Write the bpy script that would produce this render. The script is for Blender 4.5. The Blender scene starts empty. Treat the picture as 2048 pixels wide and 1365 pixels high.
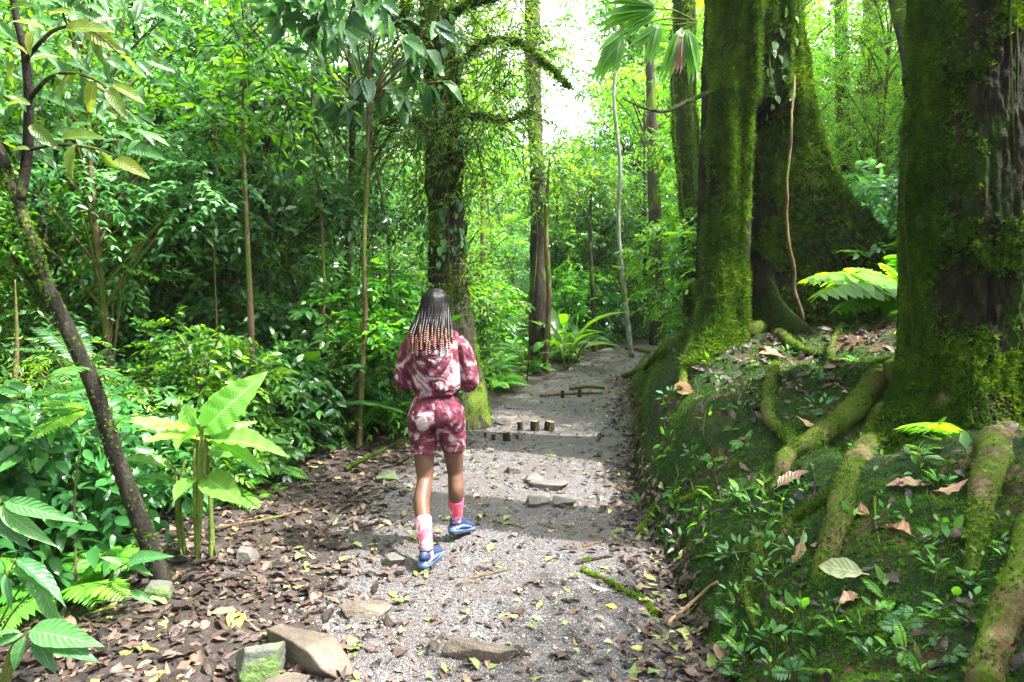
import bpy, math, random
import numpy as np
from mathutils import Vector

S = bpy.context.scene
R = math.radians
rng = np.random.default_rng(7)
random.seed(7)

# ------------------------------------------------------------------ camera, world, sun, exposure
CAM_H = 1.65
PITCH = math.atan(112.5 / 1365.33)
cam_d = bpy.data.cameras.new("camera"); cam = bpy.data.objects.new("camera", cam_d)
S.collection.objects.link(cam); S.camera = cam
cam.location = (0, 0, CAM_H); cam.rotation_euler = (math.pi / 2 - PITCH, 0, 0)
cam_d.lens = 24; cam_d.sensor_width = 36; cam_d.clip_start = 0.05; cam_d.clip_end = 1500

SUN_EL, SUN_AZ = R(57), R(104)          # azimuth clockwise from +Y (away from the camera)
W = bpy.data.worlds.new("World"); S.world = W; W.use_nodes = True
wn = W.node_tree.nodes; wl = W.node_tree.links
bg = wn["Background"]
sky = wn.new("ShaderNodeTexSky"); sky.sky_type = 'NISHITA'; sky.sun_disc = False
sky.sun_elevation = SUN_EL; sky.sun_rotation = SUN_AZ; sky.air_density = 1.0; sky.dust_density = 4.0; sky.ozone_density = 1.0
# thin bright cloud veil over the blue
hs = wn.new("ShaderNodeHueSaturation"); hs.inputs['Saturation'].default_value = 0.2; hs.inputs['Value'].default_value = 1.6
wl.new(sky.outputs[0], hs.inputs['Color']); wl.new(hs.outputs[0], bg.inputs[0])
bg.inputs[1].default_value = 0.15
sun_d = bpy.data.lights.new("sun", 'SUN'); sun_d.energy = 4.1; sun_d.angle = R(0.6); sun_d.color = (1.0, 0.95, 0.87)
sun = bpy.data.objects.new("sun", sun_d); S.collection.objects.link(sun); sun.location = (6, -3, 20)
sdir = Vector((math.sin(SUN_AZ) * math.cos(SUN_EL), math.cos(SUN_AZ) * math.cos(SUN_EL), math.sin(SUN_EL)))
sun.rotation_euler = sdir.to_track_quat('Z', 'Y').to_euler()
S.view_settings.view_transform = 'Standard'; S.view_settings.look = 'None'
S.view_settings.exposure = 2.66; S.view_settings.gamma = 1.0
S.render.engine = 'CYCLES'
S.cycles.max_bounces = 7; S.cycles.diffuse_bounces = 4; S.cycles.glossy_bounces = 2
S.cycles.transmission_bounces = 5; S.cycles.transparent_max_bounces = 4
S.cycles.caustics_reflective = False; S.cycles.caustics_refractive = False
S.cycles.use_denoising = True

# ------------------------------------------------------------------ maths helpers
CP, SP = math.cos(PITCH), math.sin(PITCH)
def ray(px, py):
    u = (px - 1024) / 1365.33; v = (682.5 - py) / 1365.33
    return np.array([u, CP + v * SP, -SP + v * CP])
def at(px, py, Y):
    d = ray(px, py); return np.array([0, 0, CAM_H]) + d * (Y / d[1])
def nrm(a):
    a = np.asarray(a, float); return a / np.maximum(np.linalg.norm(a, axis=-1, keepdims=True), 1e-9)
def _h(i, j, k, s):
    n = (i * 374761393 + j * 668265263 + k * 1440662683 + s * 974634777) & 0xffffffff
    n = ((n ^ (n >> 13)) * 1274126177) & 0xffffffff
    return ((n ^ (n >> 16)) & 0xffff) / 65535.0
def vn(x, y, z, s=0):
    x, y, z = np.broadcast_arrays(np.asarray(x, float), np.asarray(y, float), np.asarray(z, float))
    i = np.floor(x).astype(np.int64); j = np.floor(y).astype(np.int64); k = np.floor(z).astype(np.int64)
    f = x - i; g = y - j; h = z - k
    f = f * f * (3 - 2 * f); g = g * g * (3 - 2 * g); h = h * h * (3 - 2 * h)
    def L(a, b, t): return a + (b - a) * t
    return L(L(L(_h(i, j, k, s), _h(i+1, j, k, s), f), L(_h(i, j+1, k, s), _h(i+1, j+1, k, s), f), g),
             L(L(_h(i, j, k+1, s), _h(i+1, j, k+1, s), f), L(_h(i, j+1, k+1, s), _h(i+1, j+1, k+1, s), f), g), h)
def fbm(x, y, z, sc, o=3, s=0):
    r = 0; a = 1; t = 0
    for q in range(o):
        r = r + a * (vn(np.asarray(x) * sc + q * 17.3, np.asarray(y) * sc, np.asarray(z) * sc, s + q) - .5); t += a; a *= .5; sc *= 2.1
    return r / t * 2          # about -1..1
def sst(a, b, x):
    t = np.clip((np.asarray(x, float) - a) / (b - a), 0, 1); return t * t * (3 - 2 * t)

# ------------------------------------------------------------------ mesh helpers
def mesh(name, V, F, mats, attrs=None, smooth=True, mi=None):
    """V (n,3); F one (m,k) array or a list of such arrays."""
    if not isinstance(F, list): F = [F]
    F = [f for f in F if len(f)]
    me = bpy.data.meshes.new(name)
    V = np.asarray(V, np.float32)
    me.vertices.add(len(V)); me.vertices.foreach_set("co", V.ravel())
    loops = np.concatenate([f.ravel() for f in F]).astype(np.int32)
    sizes = np.concatenate([np.full(len(f), f.shape[1]) for f in F])
    starts = (np.cumsum(sizes) - sizes).astype(np.int32)
    me.loops.add(len(loops)); me.loops.foreach_set("vertex_index", loops)
    me.polygons.add(len(sizes)); me.polygons.foreach_set("loop_start", starts)
    if smooth: me.polygons.foreach_set("use_smooth", np.ones(len(sizes), bool))
    if mi is not None: me.polygons.foreach_set("material_index", np.asarray(mi, np.int32))
    for m in (mats if isinstance(mats, (list, tuple)) else [mats]): me.materials.append(m)
    if attrs:
        for k, v in attrs.items():
            a = me.attributes.new(k, 'FLOAT', 'POINT'); a.data.foreach_set("value", np.asarray(v, np.float32))
    me.update(calc_edges=True); me.validate()
    return me
def link(name, me, parent=None, loc=None):
    o = bpy.data.objects.new(name, me); S.collection.objects.link(o)
    if parent is not None: o.parent = parent
    if loc is not None: o.location = loc
    return o
def tag(o, label=None, cat=None, group=None, kind=None):
    if label: o['label'] = label
    if cat: o['category'] = cat
    if group: o['group'] = group
    if kind: o['kind'] = kind
    return o
def empty(name, loc=(0, 0, 0), label=None, cat=None, group=None, rz=0):
    o = bpy.data.objects.new(name, None); S.collection.objects.link(o)
    o.empty_display_size = .1; o.location = loc; o.rotation_euler = (0, 0, rz)
    return tag(o, label, cat, group)
def copy_tree(o, loc=None, rz=None, sc=None, label=None, group=None, parent=None):
    c = o.copy(); S.collection.objects.link(c)
    if parent is not None: c.parent = parent
    if loc is not None: c.location = loc
    if rz is not None: c.rotation_euler = rz if isinstance(rz, (tuple, list)) else (0, 0, rz)
    if sc is not None: c.scale = (sc, sc, sc) if not isinstance(sc, (tuple, list)) else sc
    if label: c['label'] = label
    if group: c['group'] = group
    for ch in list(o.children): copy_tree(ch, parent=c)
    return c

class Acc:
    """collects triangle soups (+ attributes) into one mesh"""
    def __init__(s): s.V = []; s.F = []; s.A = {'var': [], 'lu': [], 'lv': []}; s.n = 0
    def add(s, V, F, var=0.5, lu=None, lv=None):
        V = np.asarray(V, float); F = np.asarray(F)
        if F.shape[1] == 4: F = np.concatenate([F[:, [0, 1, 2]], F[:, [0, 2, 3]]])
        s.V.append(V); s.F.append(F + s.n); s.n += len(V)
        s.A['var'].append(np.broadcast_to(np.asarray(var, float), (len(V),)))
        s.A['lu'].append(np.zeros(len(V)) if lu is None else lu); s.A['lv'].append(np.zeros(len(V)) if lv is None else lv)
        return s
    def arrays(s): return np.concatenate(s.V), np.concatenate(s.F)
    def mesh(s, name, mat, off=(0, 0, 0), smooth=True):
        V, F = s.arrays()
        return mesh(name, V - np.asarray(off), F, mat, {k: np.concatenate(v) for k, v in s.A.items()}, smooth)

def spl(P, n):
    """Catmull-Rom through rows of P, resampled to n rows"""
    P = np.asarray(P, float); m = len(P)
    if m == 2: t = np.linspace(0, 1, n)[:, None]; return P[0] * (1 - t) + P[1] * t
    Q = np.vstack([2 * P[0] - P[1], P, 2 * P[-1] - P[-2]])
    t = np.linspace(0, m - 1 - 1e-6, n); i = t.astype(int); f = (t - i)[:, None]
    a, b, c, d = Q[i], Q[i+1], Q[i+2], Q[i+3]
    return .5 * (2*b + (c-a)*f + (2*a-5*b+4*c-d)*f**2 + (3*b-3*c+d-a)*f**3)
def frames(P, up=(0, 0, 1)):
    T = nrm(np.gradient(P, axis=0)); n = len(P)
    u = np.asarray(up, float)
    if abs(T[0] @ u) > .95: u = np.array([0, 1., 0])
    X = np.zeros((n, 3)); x = nrm(np.cross(u, T[0]))
    for i in range(n):
        x = nrm(x - T[i] * (x @ T[i])); X[i] = x
    return T, X, np.cross(T, X)
def tube(P, r, n=8, r2=None, cap=True, rough=0, rsc=8, seed=0, up=(0, 0, 1)):
    P = np.asarray(P, float); m = len(P); T, X, Y = frames(P, up)
    r = np.broadcast_to(np.asarray(r, float), (m,)); r2 = r if r2 is None else np.broadcast_to(np.asarray(r2, float), (m,))
    a = np.arange(n) * 2 * math.pi / n
    D = X[:, None] * np.cos(a)[None, :, None] * r[:, None, None] + Y[:, None] * np.sin(a)[None, :, None] * r2[:, None, None]
    V = P[:, None] + D
    if rough:
        f = fbm(V[..., 0], V[..., 1], V[..., 2] * .5, rsc, 3, seed)
        V = P[:, None] + D * (1 + rough * f[..., None])
    V = V.reshape(-1, 3)
    i = np.arange(m - 1)[:, None] * n; j = np.arange(n)[None]; k = (j + 1) % n
    Q = np.stack([i + j, i + k, i + n + k, i + n + j], -1).reshape(-1, 4)
    F = np.concatenate([Q[:, [0, 1, 2]], Q[:, [0, 2, 3]]])
    if cap:
        V = np.vstack([V, P[0], P[-1]]); c0, c1 = m * n, m * n + 1; j = np.arange(n); k = (j + 1) % n
        F = np.concatenate([F, np.stack([np.full(n, c0), k, j], -1), np.stack([np.full(n, c1), (m-1)*n + j, (m-1)*n + k], -1)])
    return V, F

def leaf_tpl(n=3, W=.42, fold=.12, droop=.25, shape='ovate', wave=0.0, tip=1.0):
    """leaf of length 1 along +Y, up +Z; returns V,F,lu,lv"""
    t = np.linspace(0, 1, n + 2)
    if shape == 'ovate': w = np.sin(math.pi * t ** .8) ** .85
    elif shape == 'obovate': w = np.sin(math.pi * t ** 1.5) ** .8
    elif shape == 'lance': w = np.sin(math.pi * t ** .7) ** 1.1
    else: w = np.minimum(1, t * 8) * np.clip((1 - t) * 4, 0, 1) ** .6      # strap / banana
    w = w * W / 2; z = -droop * t ** 2
    V = []; lu = []; lv = []
    for q in range(n + 2):
        wz = wave * math.sin(q * 2.3)
        for sgn in (-1, 0, 1):
            V.append((sgn * w[q], t[q] * tip, z[q] + abs(sgn) * (fold * w[q] * 2 + wz * w[q] * sgn))); lu.append(sgn); lv.append(t[q])
    F = []
    for q in range(n + 1):
        for c in (0, 1):
            a = q * 3 + c; F += [(a, a + 1, a + 4), (a, a + 4, a + 3)]
    return np.array(V, float), np.array(F), np.array(lu, float), np.array(lv, float)
def small_tpl(W=.45, fold=.12, droop=.15):
    V = np.array([(0, 0, 0), (-W/2, .35, fold * W), (W/2, .35, fold * W), (-W*.36, .72, fold * W * .7 - droop * .5), (W*.36, .72, fold * W * .7 - droop * .5), (0, 1, -droop), (0, .5, -.02 - droop * .2)])
    F = np.array([(0, 6, 1), (0, 2, 6), (1, 6, 3), (2, 4, 6), (3, 6, 5), (6, 4, 5)])
    return V, F, np.array([0, -1, 1, -1, 1, 0, 0.]), np.array([0, .35, .35, .72, .72, 1, .5])

def scatter(acc, tpl, P, D, N, s, var, sx=None):
    """put tpl at P with axis D, normal near N, scale s"""
    V, F, lu, lv = tpl; n = len(P)
    if n == 0: return
    D = nrm(D); X = nrm(np.cross(D, N)); Z = np.cross(X, D)
    s = np.broadcast_to(np.asarray(s, float), (n,)); sx = s if sx is None else s * sx
    VV = P[:, None] + V[None, :, 0, None] * X[:, None] * sx[:, None, None] + V[None, :, 1, None] * D[:, None] * s[:, None, None] + V[None, :, 2, None] * Z[:, None] * s[:, None, None]
    FF = (F[None] + (np.arange(n) * len(V))[:, None, None]).reshape(-1, 3)
    acc.add(VV.reshape(-1, 3), FF, np.repeat(np.broadcast_to(var, (n,)), len(V)), np.tile(lu, n), np.tile(lv, n))

def rdir(n, zb=0.0):
    v = rng.normal(size=(n, 3)); v[:, 2] += zb; return nrm(v)

# ------------------------------------------------------------------ materials
def mat(name):
    m = bpy.data.materials.new(name); m.use_nodes = True
    nt = m.node_tree; return m, nt.nodes, nt.links, nt.nodes["Principled BSDF"], nt.nodes["Material Output"]
def ramp(nodes, stops, interp='LINEAR'):
    r = nodes.new("ShaderNodeValToRGB"); r.color_ramp.interpolation = interp
    el = r.color_ramp.elements
    while len(el) < len(stops): el.new(.5)
    for e, (p, c) in zip(el, stops): e.position = p; e.color = (*c, 1) if len(c) == 3 else c
    return r
def noise(nodes, links, sc, det=4, rough=.6, co=None, dist=0):
    n = nodes.new("ShaderNodeTexNoise"); n.inputs['Scale'].default_value = sc; n.inputs['Detail'].default_value = det
    n.inputs['Roughness'].default_value = rough; n.inputs['Distortion'].default_value = dist
    if co is not None: links.new(co, n.inputs['Vector'])
    return n
def mixc(nodes, links, f, a, b, blend='MIX'):
    m = nodes.new("ShaderNodeMix"); m.data_type = 'RGBA'; m.blend_type = blend
    for k, v in ((0, f), (6, a), (7, b)):
        if hasattr(v, 'is_linked'): links.new(v, m.inputs[k])
        else: m.inputs[k].default_value = v if k == 0 else (*v, 1)
    return m.outputs[2]
def bump(nodes, links, h, st, dist, nrm_in=None):
    b = nodes.new("ShaderNodeBump"); b.inputs['Strength'].default_value = st; b.inputs['Distance'].default_value = dist
    links.new(h, b.inputs['Height'])
    if nrm_in is not None: links.new(nrm_in, b.inputs['Normal'])
    return b.outputs[0]
def mth(nodes, links, op, a, b=None, c=None):
    m = nodes.new("ShaderNodeMath"); m.operation = op
    for k, v in enumerate((a, b, c)):
        if v is None: continue
        if hasattr(v, 'is_linked'): links.new(v, m.inputs[k])
        else: m.inputs[k].default_value = v
    return m.outputs[0]

def leaf_mat(name, stops, trans=.4, rough=.38, veins=0, tr_col=None, spec=.5):
    m, N, L, P, O = mat(name)
    a = N.new("ShaderNodeAttribute"); a.attribute_name = 'var'
    r = ramp(N, stops); L.new(a.outputs['Fac'], r.inputs[0])
    oi = N.new("ShaderNodeObjectInfo")
    h = N.new("ShaderNodeHueSaturation"); L.new(r.outputs[0], h.inputs['Color'])
    L.new(mth(N, L, 'MULTIPLY_ADD', oi.outputs['Random'], .5, .80), h.inputs['Value'])
    L.new(mth(N, L, 'MULTIPLY_ADD', oi.outputs['Random'], .025, .489) if 'leaf' in name and name[:4] in ('leaf',) else mth(N, L, 'ADD', .5, 0.0), h.inputs['Hue'])
    col = h.outputs[0]
    if veins:
        u = N.new("ShaderNodeAttribute"); u.attribute_name = 'lu'; v = N.new("ShaderNodeAttribute"); v.attribute_name = 'lv'
        au = mth(N, L, 'ABSOLUTE', u.outputs['Fac'])
        ph = mth(N, L, 'MULTIPLY', mth(N, L, 'SUBTRACT', v.outputs['Fac'], mth(N, L, 'MULTIPLY', au, .22)), veins * 6.283)
        w = mth(N, L, 'SINE', ph)
        mid = mth(N, L, 'LESS_THAN', au, .07)
        P.inputs['Normal'].default_value = (0, 0, 0)
        L.new(bump(N, L, w, .35, .004), P.inputs['Normal'])
        vv = mth(N, L, 'MAXIMUM', mth(N, L, 'MULTIPLY', mth(N, L, 'GREATER_THAN', w, .9), .35), mth(N, L, 'MULTIPLY', mid, .6))
        lt = N.new("ShaderNodeHueSaturation"); L.new(col, lt.inputs['Color']); lt.inputs['Value'].default_value = 1.9; lt.inputs['Saturation'].default_value = .8
        col = mixc(N, L, vv, col, lt.outputs[0])
    L.new(col, P.inputs['Base Color']); P.inputs['Roughness'].default_value = rough
    P.inputs['Specular IOR Level'].default_value = spec
    if trans:
        t = N.new("ShaderNodeBsdfTranslucent")
        hh = N.new("ShaderNodeHueSaturation"); L.new(col, hh.inputs['Color']); hh.inputs['Hue'].default_value = .477
        hh.inputs['Saturation'].default_value = 1.1; hh.inputs['Value'].default_value = 2.3
        L.new(hh.outputs[0], t.inputs[0])
        mx = N.new("ShaderNodeMixShader"); mx.inputs[0].default_value = trans
        L.new(P.outputs[0], mx.inputs[1]); L.new(t.outputs[0], mx.inputs[2]); L.new(mx.outputs[0], O.inputs[0])
    return m

G = lambda *c: c
M = {}
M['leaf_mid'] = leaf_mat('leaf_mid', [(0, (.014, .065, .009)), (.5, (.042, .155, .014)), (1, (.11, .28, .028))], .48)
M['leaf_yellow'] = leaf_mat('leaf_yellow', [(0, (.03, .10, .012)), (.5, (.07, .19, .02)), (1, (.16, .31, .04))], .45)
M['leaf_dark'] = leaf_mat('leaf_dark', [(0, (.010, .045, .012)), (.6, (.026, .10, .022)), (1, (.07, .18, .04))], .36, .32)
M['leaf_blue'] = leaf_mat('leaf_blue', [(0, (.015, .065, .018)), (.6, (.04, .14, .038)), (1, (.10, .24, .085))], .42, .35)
M['leaf_olive'] = leaf_mat('leaf_olive', [(0, (.02, .06, .008)), (.6, (.06, .11, .014)), (1, (.13, .16, .02))], .5, .35, 12)
M['leaf_big'] = leaf_mat('leaf_big', [(0, (.012, .055, .016)), (.6, (.035, .12, .03)), (1, (.08, .2, .05))], .3, .3, 11)
M['leaf_banana'] = leaf_mat('leaf_banana', [(0, (.04, .14, .02)), (.6, (.09, .24, .035)), (1, (.15, .33, .055))], .5, .35, 26)
M['leaf_fern'] = leaf_mat('leaf_fern', [(0, (.03, .13, .015)), (.6, (.08, .24, .025)), (1, (.16, .36, .04))], .5, .45)
M['moss'] = leaf_mat('moss', [(0, (.010, .030, .004)), (.5, (.030, .084, .007)), (1, (.115, .205, .014))], .3, .8, spec=.15)
M['bank_moss'] = leaf_mat('bank_moss', [(0, (.008, .028, .004)), (.5, (.022, .070, .007)), (1, (.065, .145, .012))], .3, .8, spec=.15)
M['litter'] = leaf_mat('litter', [(0, (.010, .008, .008)), (.25, (.023, .016, .014)), (.5, (.048, .031, .026)), (.7, (.085, .057, .046)), (.8, (.17, .105, .065)), (.86, (.08, .12, .03)), (1, (.26, .26, .08))], .08, .45, 9, spec=.3)
M['dead_leaf'] = leaf_mat('dead_leaf', [(0, (.06, .03, .02)), (1, (.32, .17, .09))], .1, .4, 9)
M['pale_leaf'] = leaf_mat('pale_leaf', [(0, (.30, .33, .17)), (1, (.40, .42, .24))], .15, .5, 8)
M['tan_leaf'] = leaf_mat('tan_leaf', [(0, (.35, .20, .12)), (1, (.50, .33, .20))], .15, .5, 8)
M['yellow_leaf'] = leaf_mat('yellow_leaf', [(0, (.45, .38, .04)), (1, (.62, .52, .07))], .2, .45, 8)
M['green_leaf'] = leaf_mat('green_leaf', [(0, (.12, .22, .05)), (1, (.28, .38, .10))], .2, .45, 8)

def bark_mat(name, c0, c1, c2, moss=0.5, mossc=((.03, .06, .008), (.10, .15, .015)), sc=6, bs=.9):
    m, N, L, P, O = mat(name)
    tc = N.new("ShaderNodeTexCoord"); mp = N.new("ShaderNodeMapping"); mp.inputs['Scale'].default_value = (1, 1, .35)
    L.new(tc.outputs['Object'], mp.inputs[0]); co = mp.outputs[0]
    n1 = noise(N, L, sc * 3, 8, .7, co); n2 = noise(N, L, sc * .6, 4, .6, co)
    r1 = ramp(N, [(.3, c0), (.5, c1), (.75, c2)]); L.new(n1.outputs[0], r1.inputs[0])
    r3 = ramp(N, [(.3, mossc[0]), (.7, mossc[1])]); n3 = noise(N, L, 60, 3, .7, tc.outputs['Object']); L.new(n3.outputs[0], r3.inputs[0])
    ad = mth(N, L, 'MULTIPLY_ADD', n3.outputs[0], .25, n2.outputs[0])
    r2 = ramp(N, [(.78 - moss * .5, (0, 0, 0)), (.86 - moss * .5, (1, 1, 1))]); L.new(ad, r2.inputs[0])
    L.new(mixc(N, L, r2.outputs[0], r1.outputs[0], r3.outputs[0]), P.inputs['Base Color'])
    P.inputs['Roughness'].default_value = .75; P.inputs['Specular IOR Level'].default_value = .06
    hsum = mth(N, L, 'MULTIPLY_ADD', n3.outputs[0], .4, n1.outputs[0])
    L.new(bump(N, L, hsum, bs, .03), P.inputs['Normal'])
    return m
M['bark_big'] = bark_mat('bark_big', (.004, .004, .003), (.011, .011, .007), (.040, .032, .020), .27, ((.008, .018, .003), (.026, .048, .006)), bs=1.0)
M['bark_moss'] = bark_mat('bark_moss', (.012, .010, .007), (.035, .028, .018), (.09, .065, .042), .66, ((.010, .020, .004), (.040, .062, .008)))
M['bark_dark'] = bark_mat('bark_dark', (.012, .010, .008), (.03, .025, .02), (.07, .06, .045), .3)
M['root_bark'] = bark_mat('root_bark', (.035, .024, .014), (.085, .060, .034), (.17, .13, .08), .50, ((.022, .038, .006), (.075, .105, .014)))
M['bark_bare'] = bark_mat('bark_bare', (.008, .007, .006), (.022, .019, .016), (.055, .048, .038), .08)
M['bark_pale'] = bark_mat('bark_pale', (.07, .075, .065), (.15, .155, .135), (.27, .27, .24), .22)
M['bark_brown'] = bark_mat('bark_brown', (.04, .025, .015), (.10, .065, .04), (.20, .14, .09), .35)
M['stem_green'] = bark_mat('stem_green', (.05, .08, .02), (.10, .14, .03), (.18, .20, .06), .1)
M['wood_cut'] = bark_mat('wood_cut', (.10, .06, .035), (.20, .13, .08), (.34, .24, .15), .02, sc=12, bs=.5)

def gravel_mat():
    m, N, L, P, O = mat('gravel_path')
    tc = N.new("ShaderNodeTexCoord"); co = tc.outputs['Object']
    v = N.new("ShaderNodeTexVoronoi"); v.inputs['Scale'].default_value = 105; L.new(co, v.inputs['Vector'])
    v2 = N.new("ShaderNodeTexVoronoi"); v2.inputs['Scale'].default_value = 150; L.new(co, v2.inputs['Vector'])
    sx = N.new("ShaderNodeSeparateColor"); L.new(v.outputs['Color'], sx.inputs[0])
    r = ramp(N, [(0, (.018, .017, .020)), (.35, (.040, .038, .044)), (.6, (.070, .066, .073)), (.8, (.10, .078, .073)), (1, (.20, .19, .195))]); L.new(sx.outputs[0], r.inputs[0])
    n = noise(N, L, 1.3, 5, .65, co); rr = ramp(N, [(.42, (0, 0, 0)), (.62, (1, 1, 1))]); L.new(n.outputs[0], rr.inputs[0])
    n2 = noise(N, L, 40, 4, .7, co); rd = ramp(N, [(.3, (.026, .020, .019)), (.7, (.072, .056, .053))]); L.new(n2.outputs[0], rd.inputs[0])
    f = mth(N, L, 'MULTIPLY', rr.outputs[0], .65)
    L.new(mixc(N, L, f, r.outputs[0], rd.outputs[0]), P.inputs['Base Color'])
    P.inputs['Roughness'].default_value = .62
    dd = mth(N, L, 'ADD', v.outputs['Distance'], mth(N, L, 'MULTIPLY', v2.outputs['Distance'], .4))
    inv = mth(N, L, 'SUBTRACT', 1.0, dd)
    L.new(bump(N, L, inv, .8, .012), P.inputs['Normal'])
    return m
M['gravel'] = gravel_mat()
def soil_mat(name, cols, mossamt, mossc):
    m, N, L, P, O = mat(name)
    tc = N.new("ShaderNodeTexCoord"); co = tc.outputs['Object']
    n1 = noise(N, L, 22, 8, .7, co); r1 = ramp(N, cols); L.new(n1.outputs[0], r1.inputs[0])
    n2 = noise(N, L, 2.2, 6, .65, co)
    r2 = ramp(N, [(mossamt - .05, (1, 1, 1)), (mossamt + .05, (0, 0, 0))]); L.new(n2.outputs[0], r2.inputs[0])
    n3 = noise(N, L, 90, 3, .7, co); r3 = ramp(N, [(.3, mossc[0]), (.7, mossc[1])]); L.new(n3.outputs[0], r3.inputs[0])
    L.new(mixc(N, L, r2.outputs[0], r1.outputs[0], r3.outputs[0]), P.inputs['Base Color'])
    P.inputs['Roughness'].default_value = .85; P.inputs['Specular IOR Level'].default_value = .25
    L.new(bump(N, L, mth(N, L, 'MULTIPLY_ADD', n3.outputs[0], .35, n1.outputs[0]), 1.0, .05), P.inputs['Normal'])
    return m
M['bank'] = soil_mat('bank_soil', [(.3, (.02, .012, .007)), (.5, (.07, .038, .02)), (.72, (.15, .078, .038))], .57, ((.005, .014, .003), (.018, .046, .006)))
M['soil'] = soil_mat('forest_soil', [(.3, (.018, .013, .011)), (.5, (.045, .034, .030)), (.72, (.09, .070, .062))], .3, ((.012, .03, .008), (.04, .08, .015)))

def stone_mat(name, cols, moss=None):
    m, N, L, P, O = mat(name)
    tc = N.new("ShaderNodeTexCoord"); co = tc.outputs['Object']
    n1 = noise(N, L, 9, 8, .7, co); r1 = ramp(N, cols); L.new(n1.outputs[0], r1.inputs[0]); c = r1.outputs[0]
    n3 = noise(N, L, 70, 4, .7, co)
    if moss:
        n2 = noise(N, L, 5, 5, .6, co); r2 = ramp(N, [(moss, (0, 0, 0)), (moss + .08, (1, 1, 1))]); L.new(n2.outputs[0], r2.inputs[0])
        r3 = ramp(N, [(.3, (.03, .06, .015)), (.7, (.09, .15, .03))]); L.new(n3.outputs[0], r3.inputs[0])
        c = mixc(N, L, r2.outputs[0], c, r3.outputs[0])
    L.new(c, P.inputs['Base Color']); P.inputs['Roughness'].default_value = .7
    L.new(bump(N, L, mth(N, L, 'MULTIPLY_ADD', n3.outputs[0], .4, n1.outputs[0]), .7, .02), P.inputs['Normal'])
    return m
M['stone'] = stone_mat('stone', [(.3, (.04, .036, .033)), (.6, (.09, .082, .074)), (.8, (.15, .14, .125))])
M['stone_moss'] = stone_mat('stone_moss', [(.3, (.03, .033, .027)), (.6, (.07, .075, .06)), (.8, (.12, .12, .10))], .48)
M['stone_tan'] = stone_mat('stone_tan', [(.3, (.04, .03, .022)), (.6, (.085, .066, .050)), (.8, (.15, .12, .09))], .62)
def pebble_mat():
    m, N, L, P, O = mat('pebble')
    a = N.new("ShaderNodeAttribute"); a.attribute_name = 'var'
    r = ramp(N, [(0, (.026, .026, .03)), (.4, (.055, .053, .058)), (.7, (.10, .092, .094)), (.85, (.13, .088, .072)), (1, (.26, .24, .235))]); L.new(a.outputs['Fac'], r.inputs[0])
    L.new(r.outputs[0], P.inputs['Base Color']); P.inputs['Roughness'].default_value = .55
    return m
M['pebble'] = pebble_mat()

# ------------------------------------------------------------------ terrain
XR = np.array([(-6, .7), (0, .72), (2.0, .76), (2.83, .80), (3.17, .85), (4.02, .945), (4.79, .95), (5.77, 1.05), (7.26, 1.31), (8.66, 1.56), (11.26, 1.85), (15, 2.95), (17, 4.1), (18.5, 6.6), (20, 12), (22, 22)])
XL = np.array([(-6, -.9), (0, -.9), (2.83, -.92), (3.57, -1.0), (4.4, -1.12), (5.9, -1.05), (7.26, -.52), (8, -.37), (9.8, -.08), (11.3, .46), (13.6, 1.35), (15.5, 2.1), (17.5, 3.5), (19.2, 6.2), (21, 13), (23, 23)])
def xr(y): return np.interp(y, XR[:, 0], XR[:, 1])
def xl(y): return np.interp(y, XL[:, 0], XL[:, 1])
BH = np.array([(-6, .75, 1.3), (3, .70, 1.05), (4, .78, .95), (5.3, .92, .62), (6.3, 1.05, .40), (8, .98, .42), (9.2, .62, .7), (10.5, .34, .8), (13, .22, 1.0), (20, .2, 1.2), (40, .2, 1.2)])
def H(x, y):
    x = np.asarray(x, float); y = np.asarray(y, float)
    wob = .06 * fbm(x * 0, y, 0, 1.6, 2, 5)
    d = x - xr(y) - wob
    bh = np.interp(y, BH[:, 0], BH[:, 1]); bw = np.interp(y, BH[:, 0], BH[:, 2])
    t = np.clip(d / bw, 0, 1)
    z = bh * (1 - (1 - t) ** 1.9) + np.clip(d - bw, 0, 12) * .17
    z = z + sst(0.02, .3, d) * (.12 * fbm(x, y, 0, 2.1, 3, 11) + .07 * fbm(x * .6, y * 1.3, 0, 6, 4, 12))
    z = z + .6 * sst(1.9, 3.2, d) * sst(4.8, 6.2, y) * (1 - sst(14, 20, y))
    e = xl(y) - x
    z = z + sst(0, .8, e) * .05 - sst(1.0, 3.0, e) * .45 + sst(.6, 2.5, e) * .10 * fbm(x, y, 0, .8, 2, 3)
    z = z + .012 * fbm(x, y, 0, 3, 2, 21) + .006 * fbm(x, y, 0, 16, 2, 22)
    z = z + .15 * sst(8, 18, y)
    z = z + sst(25, 90, np.hypot(x, y)) * 3.0
    return z
def hit(px, py, t0=1.0, tmax=60):
    d = ray(px, py); o = np.array([0, 0, CAM_H])
    ts = np.arange(t0, tmax, .01); P = o + d * ts[:, None]
    b = P[:, 2] < H(P[:, 0], P[:, 1])
    i = int(np.argmax(b)) if b.any() else len(ts) - 1
    return P[i]
def hn(x, y, e=.04):
    gx = (H(x + e, y) - H(x - e, y)) / (2 * e); gy = (H(x, y + e) - H(x, y - e)) / (2 * e)
    return nrm(np.stack([-gx, -gy, np.ones_like(gx)], -1))

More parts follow.
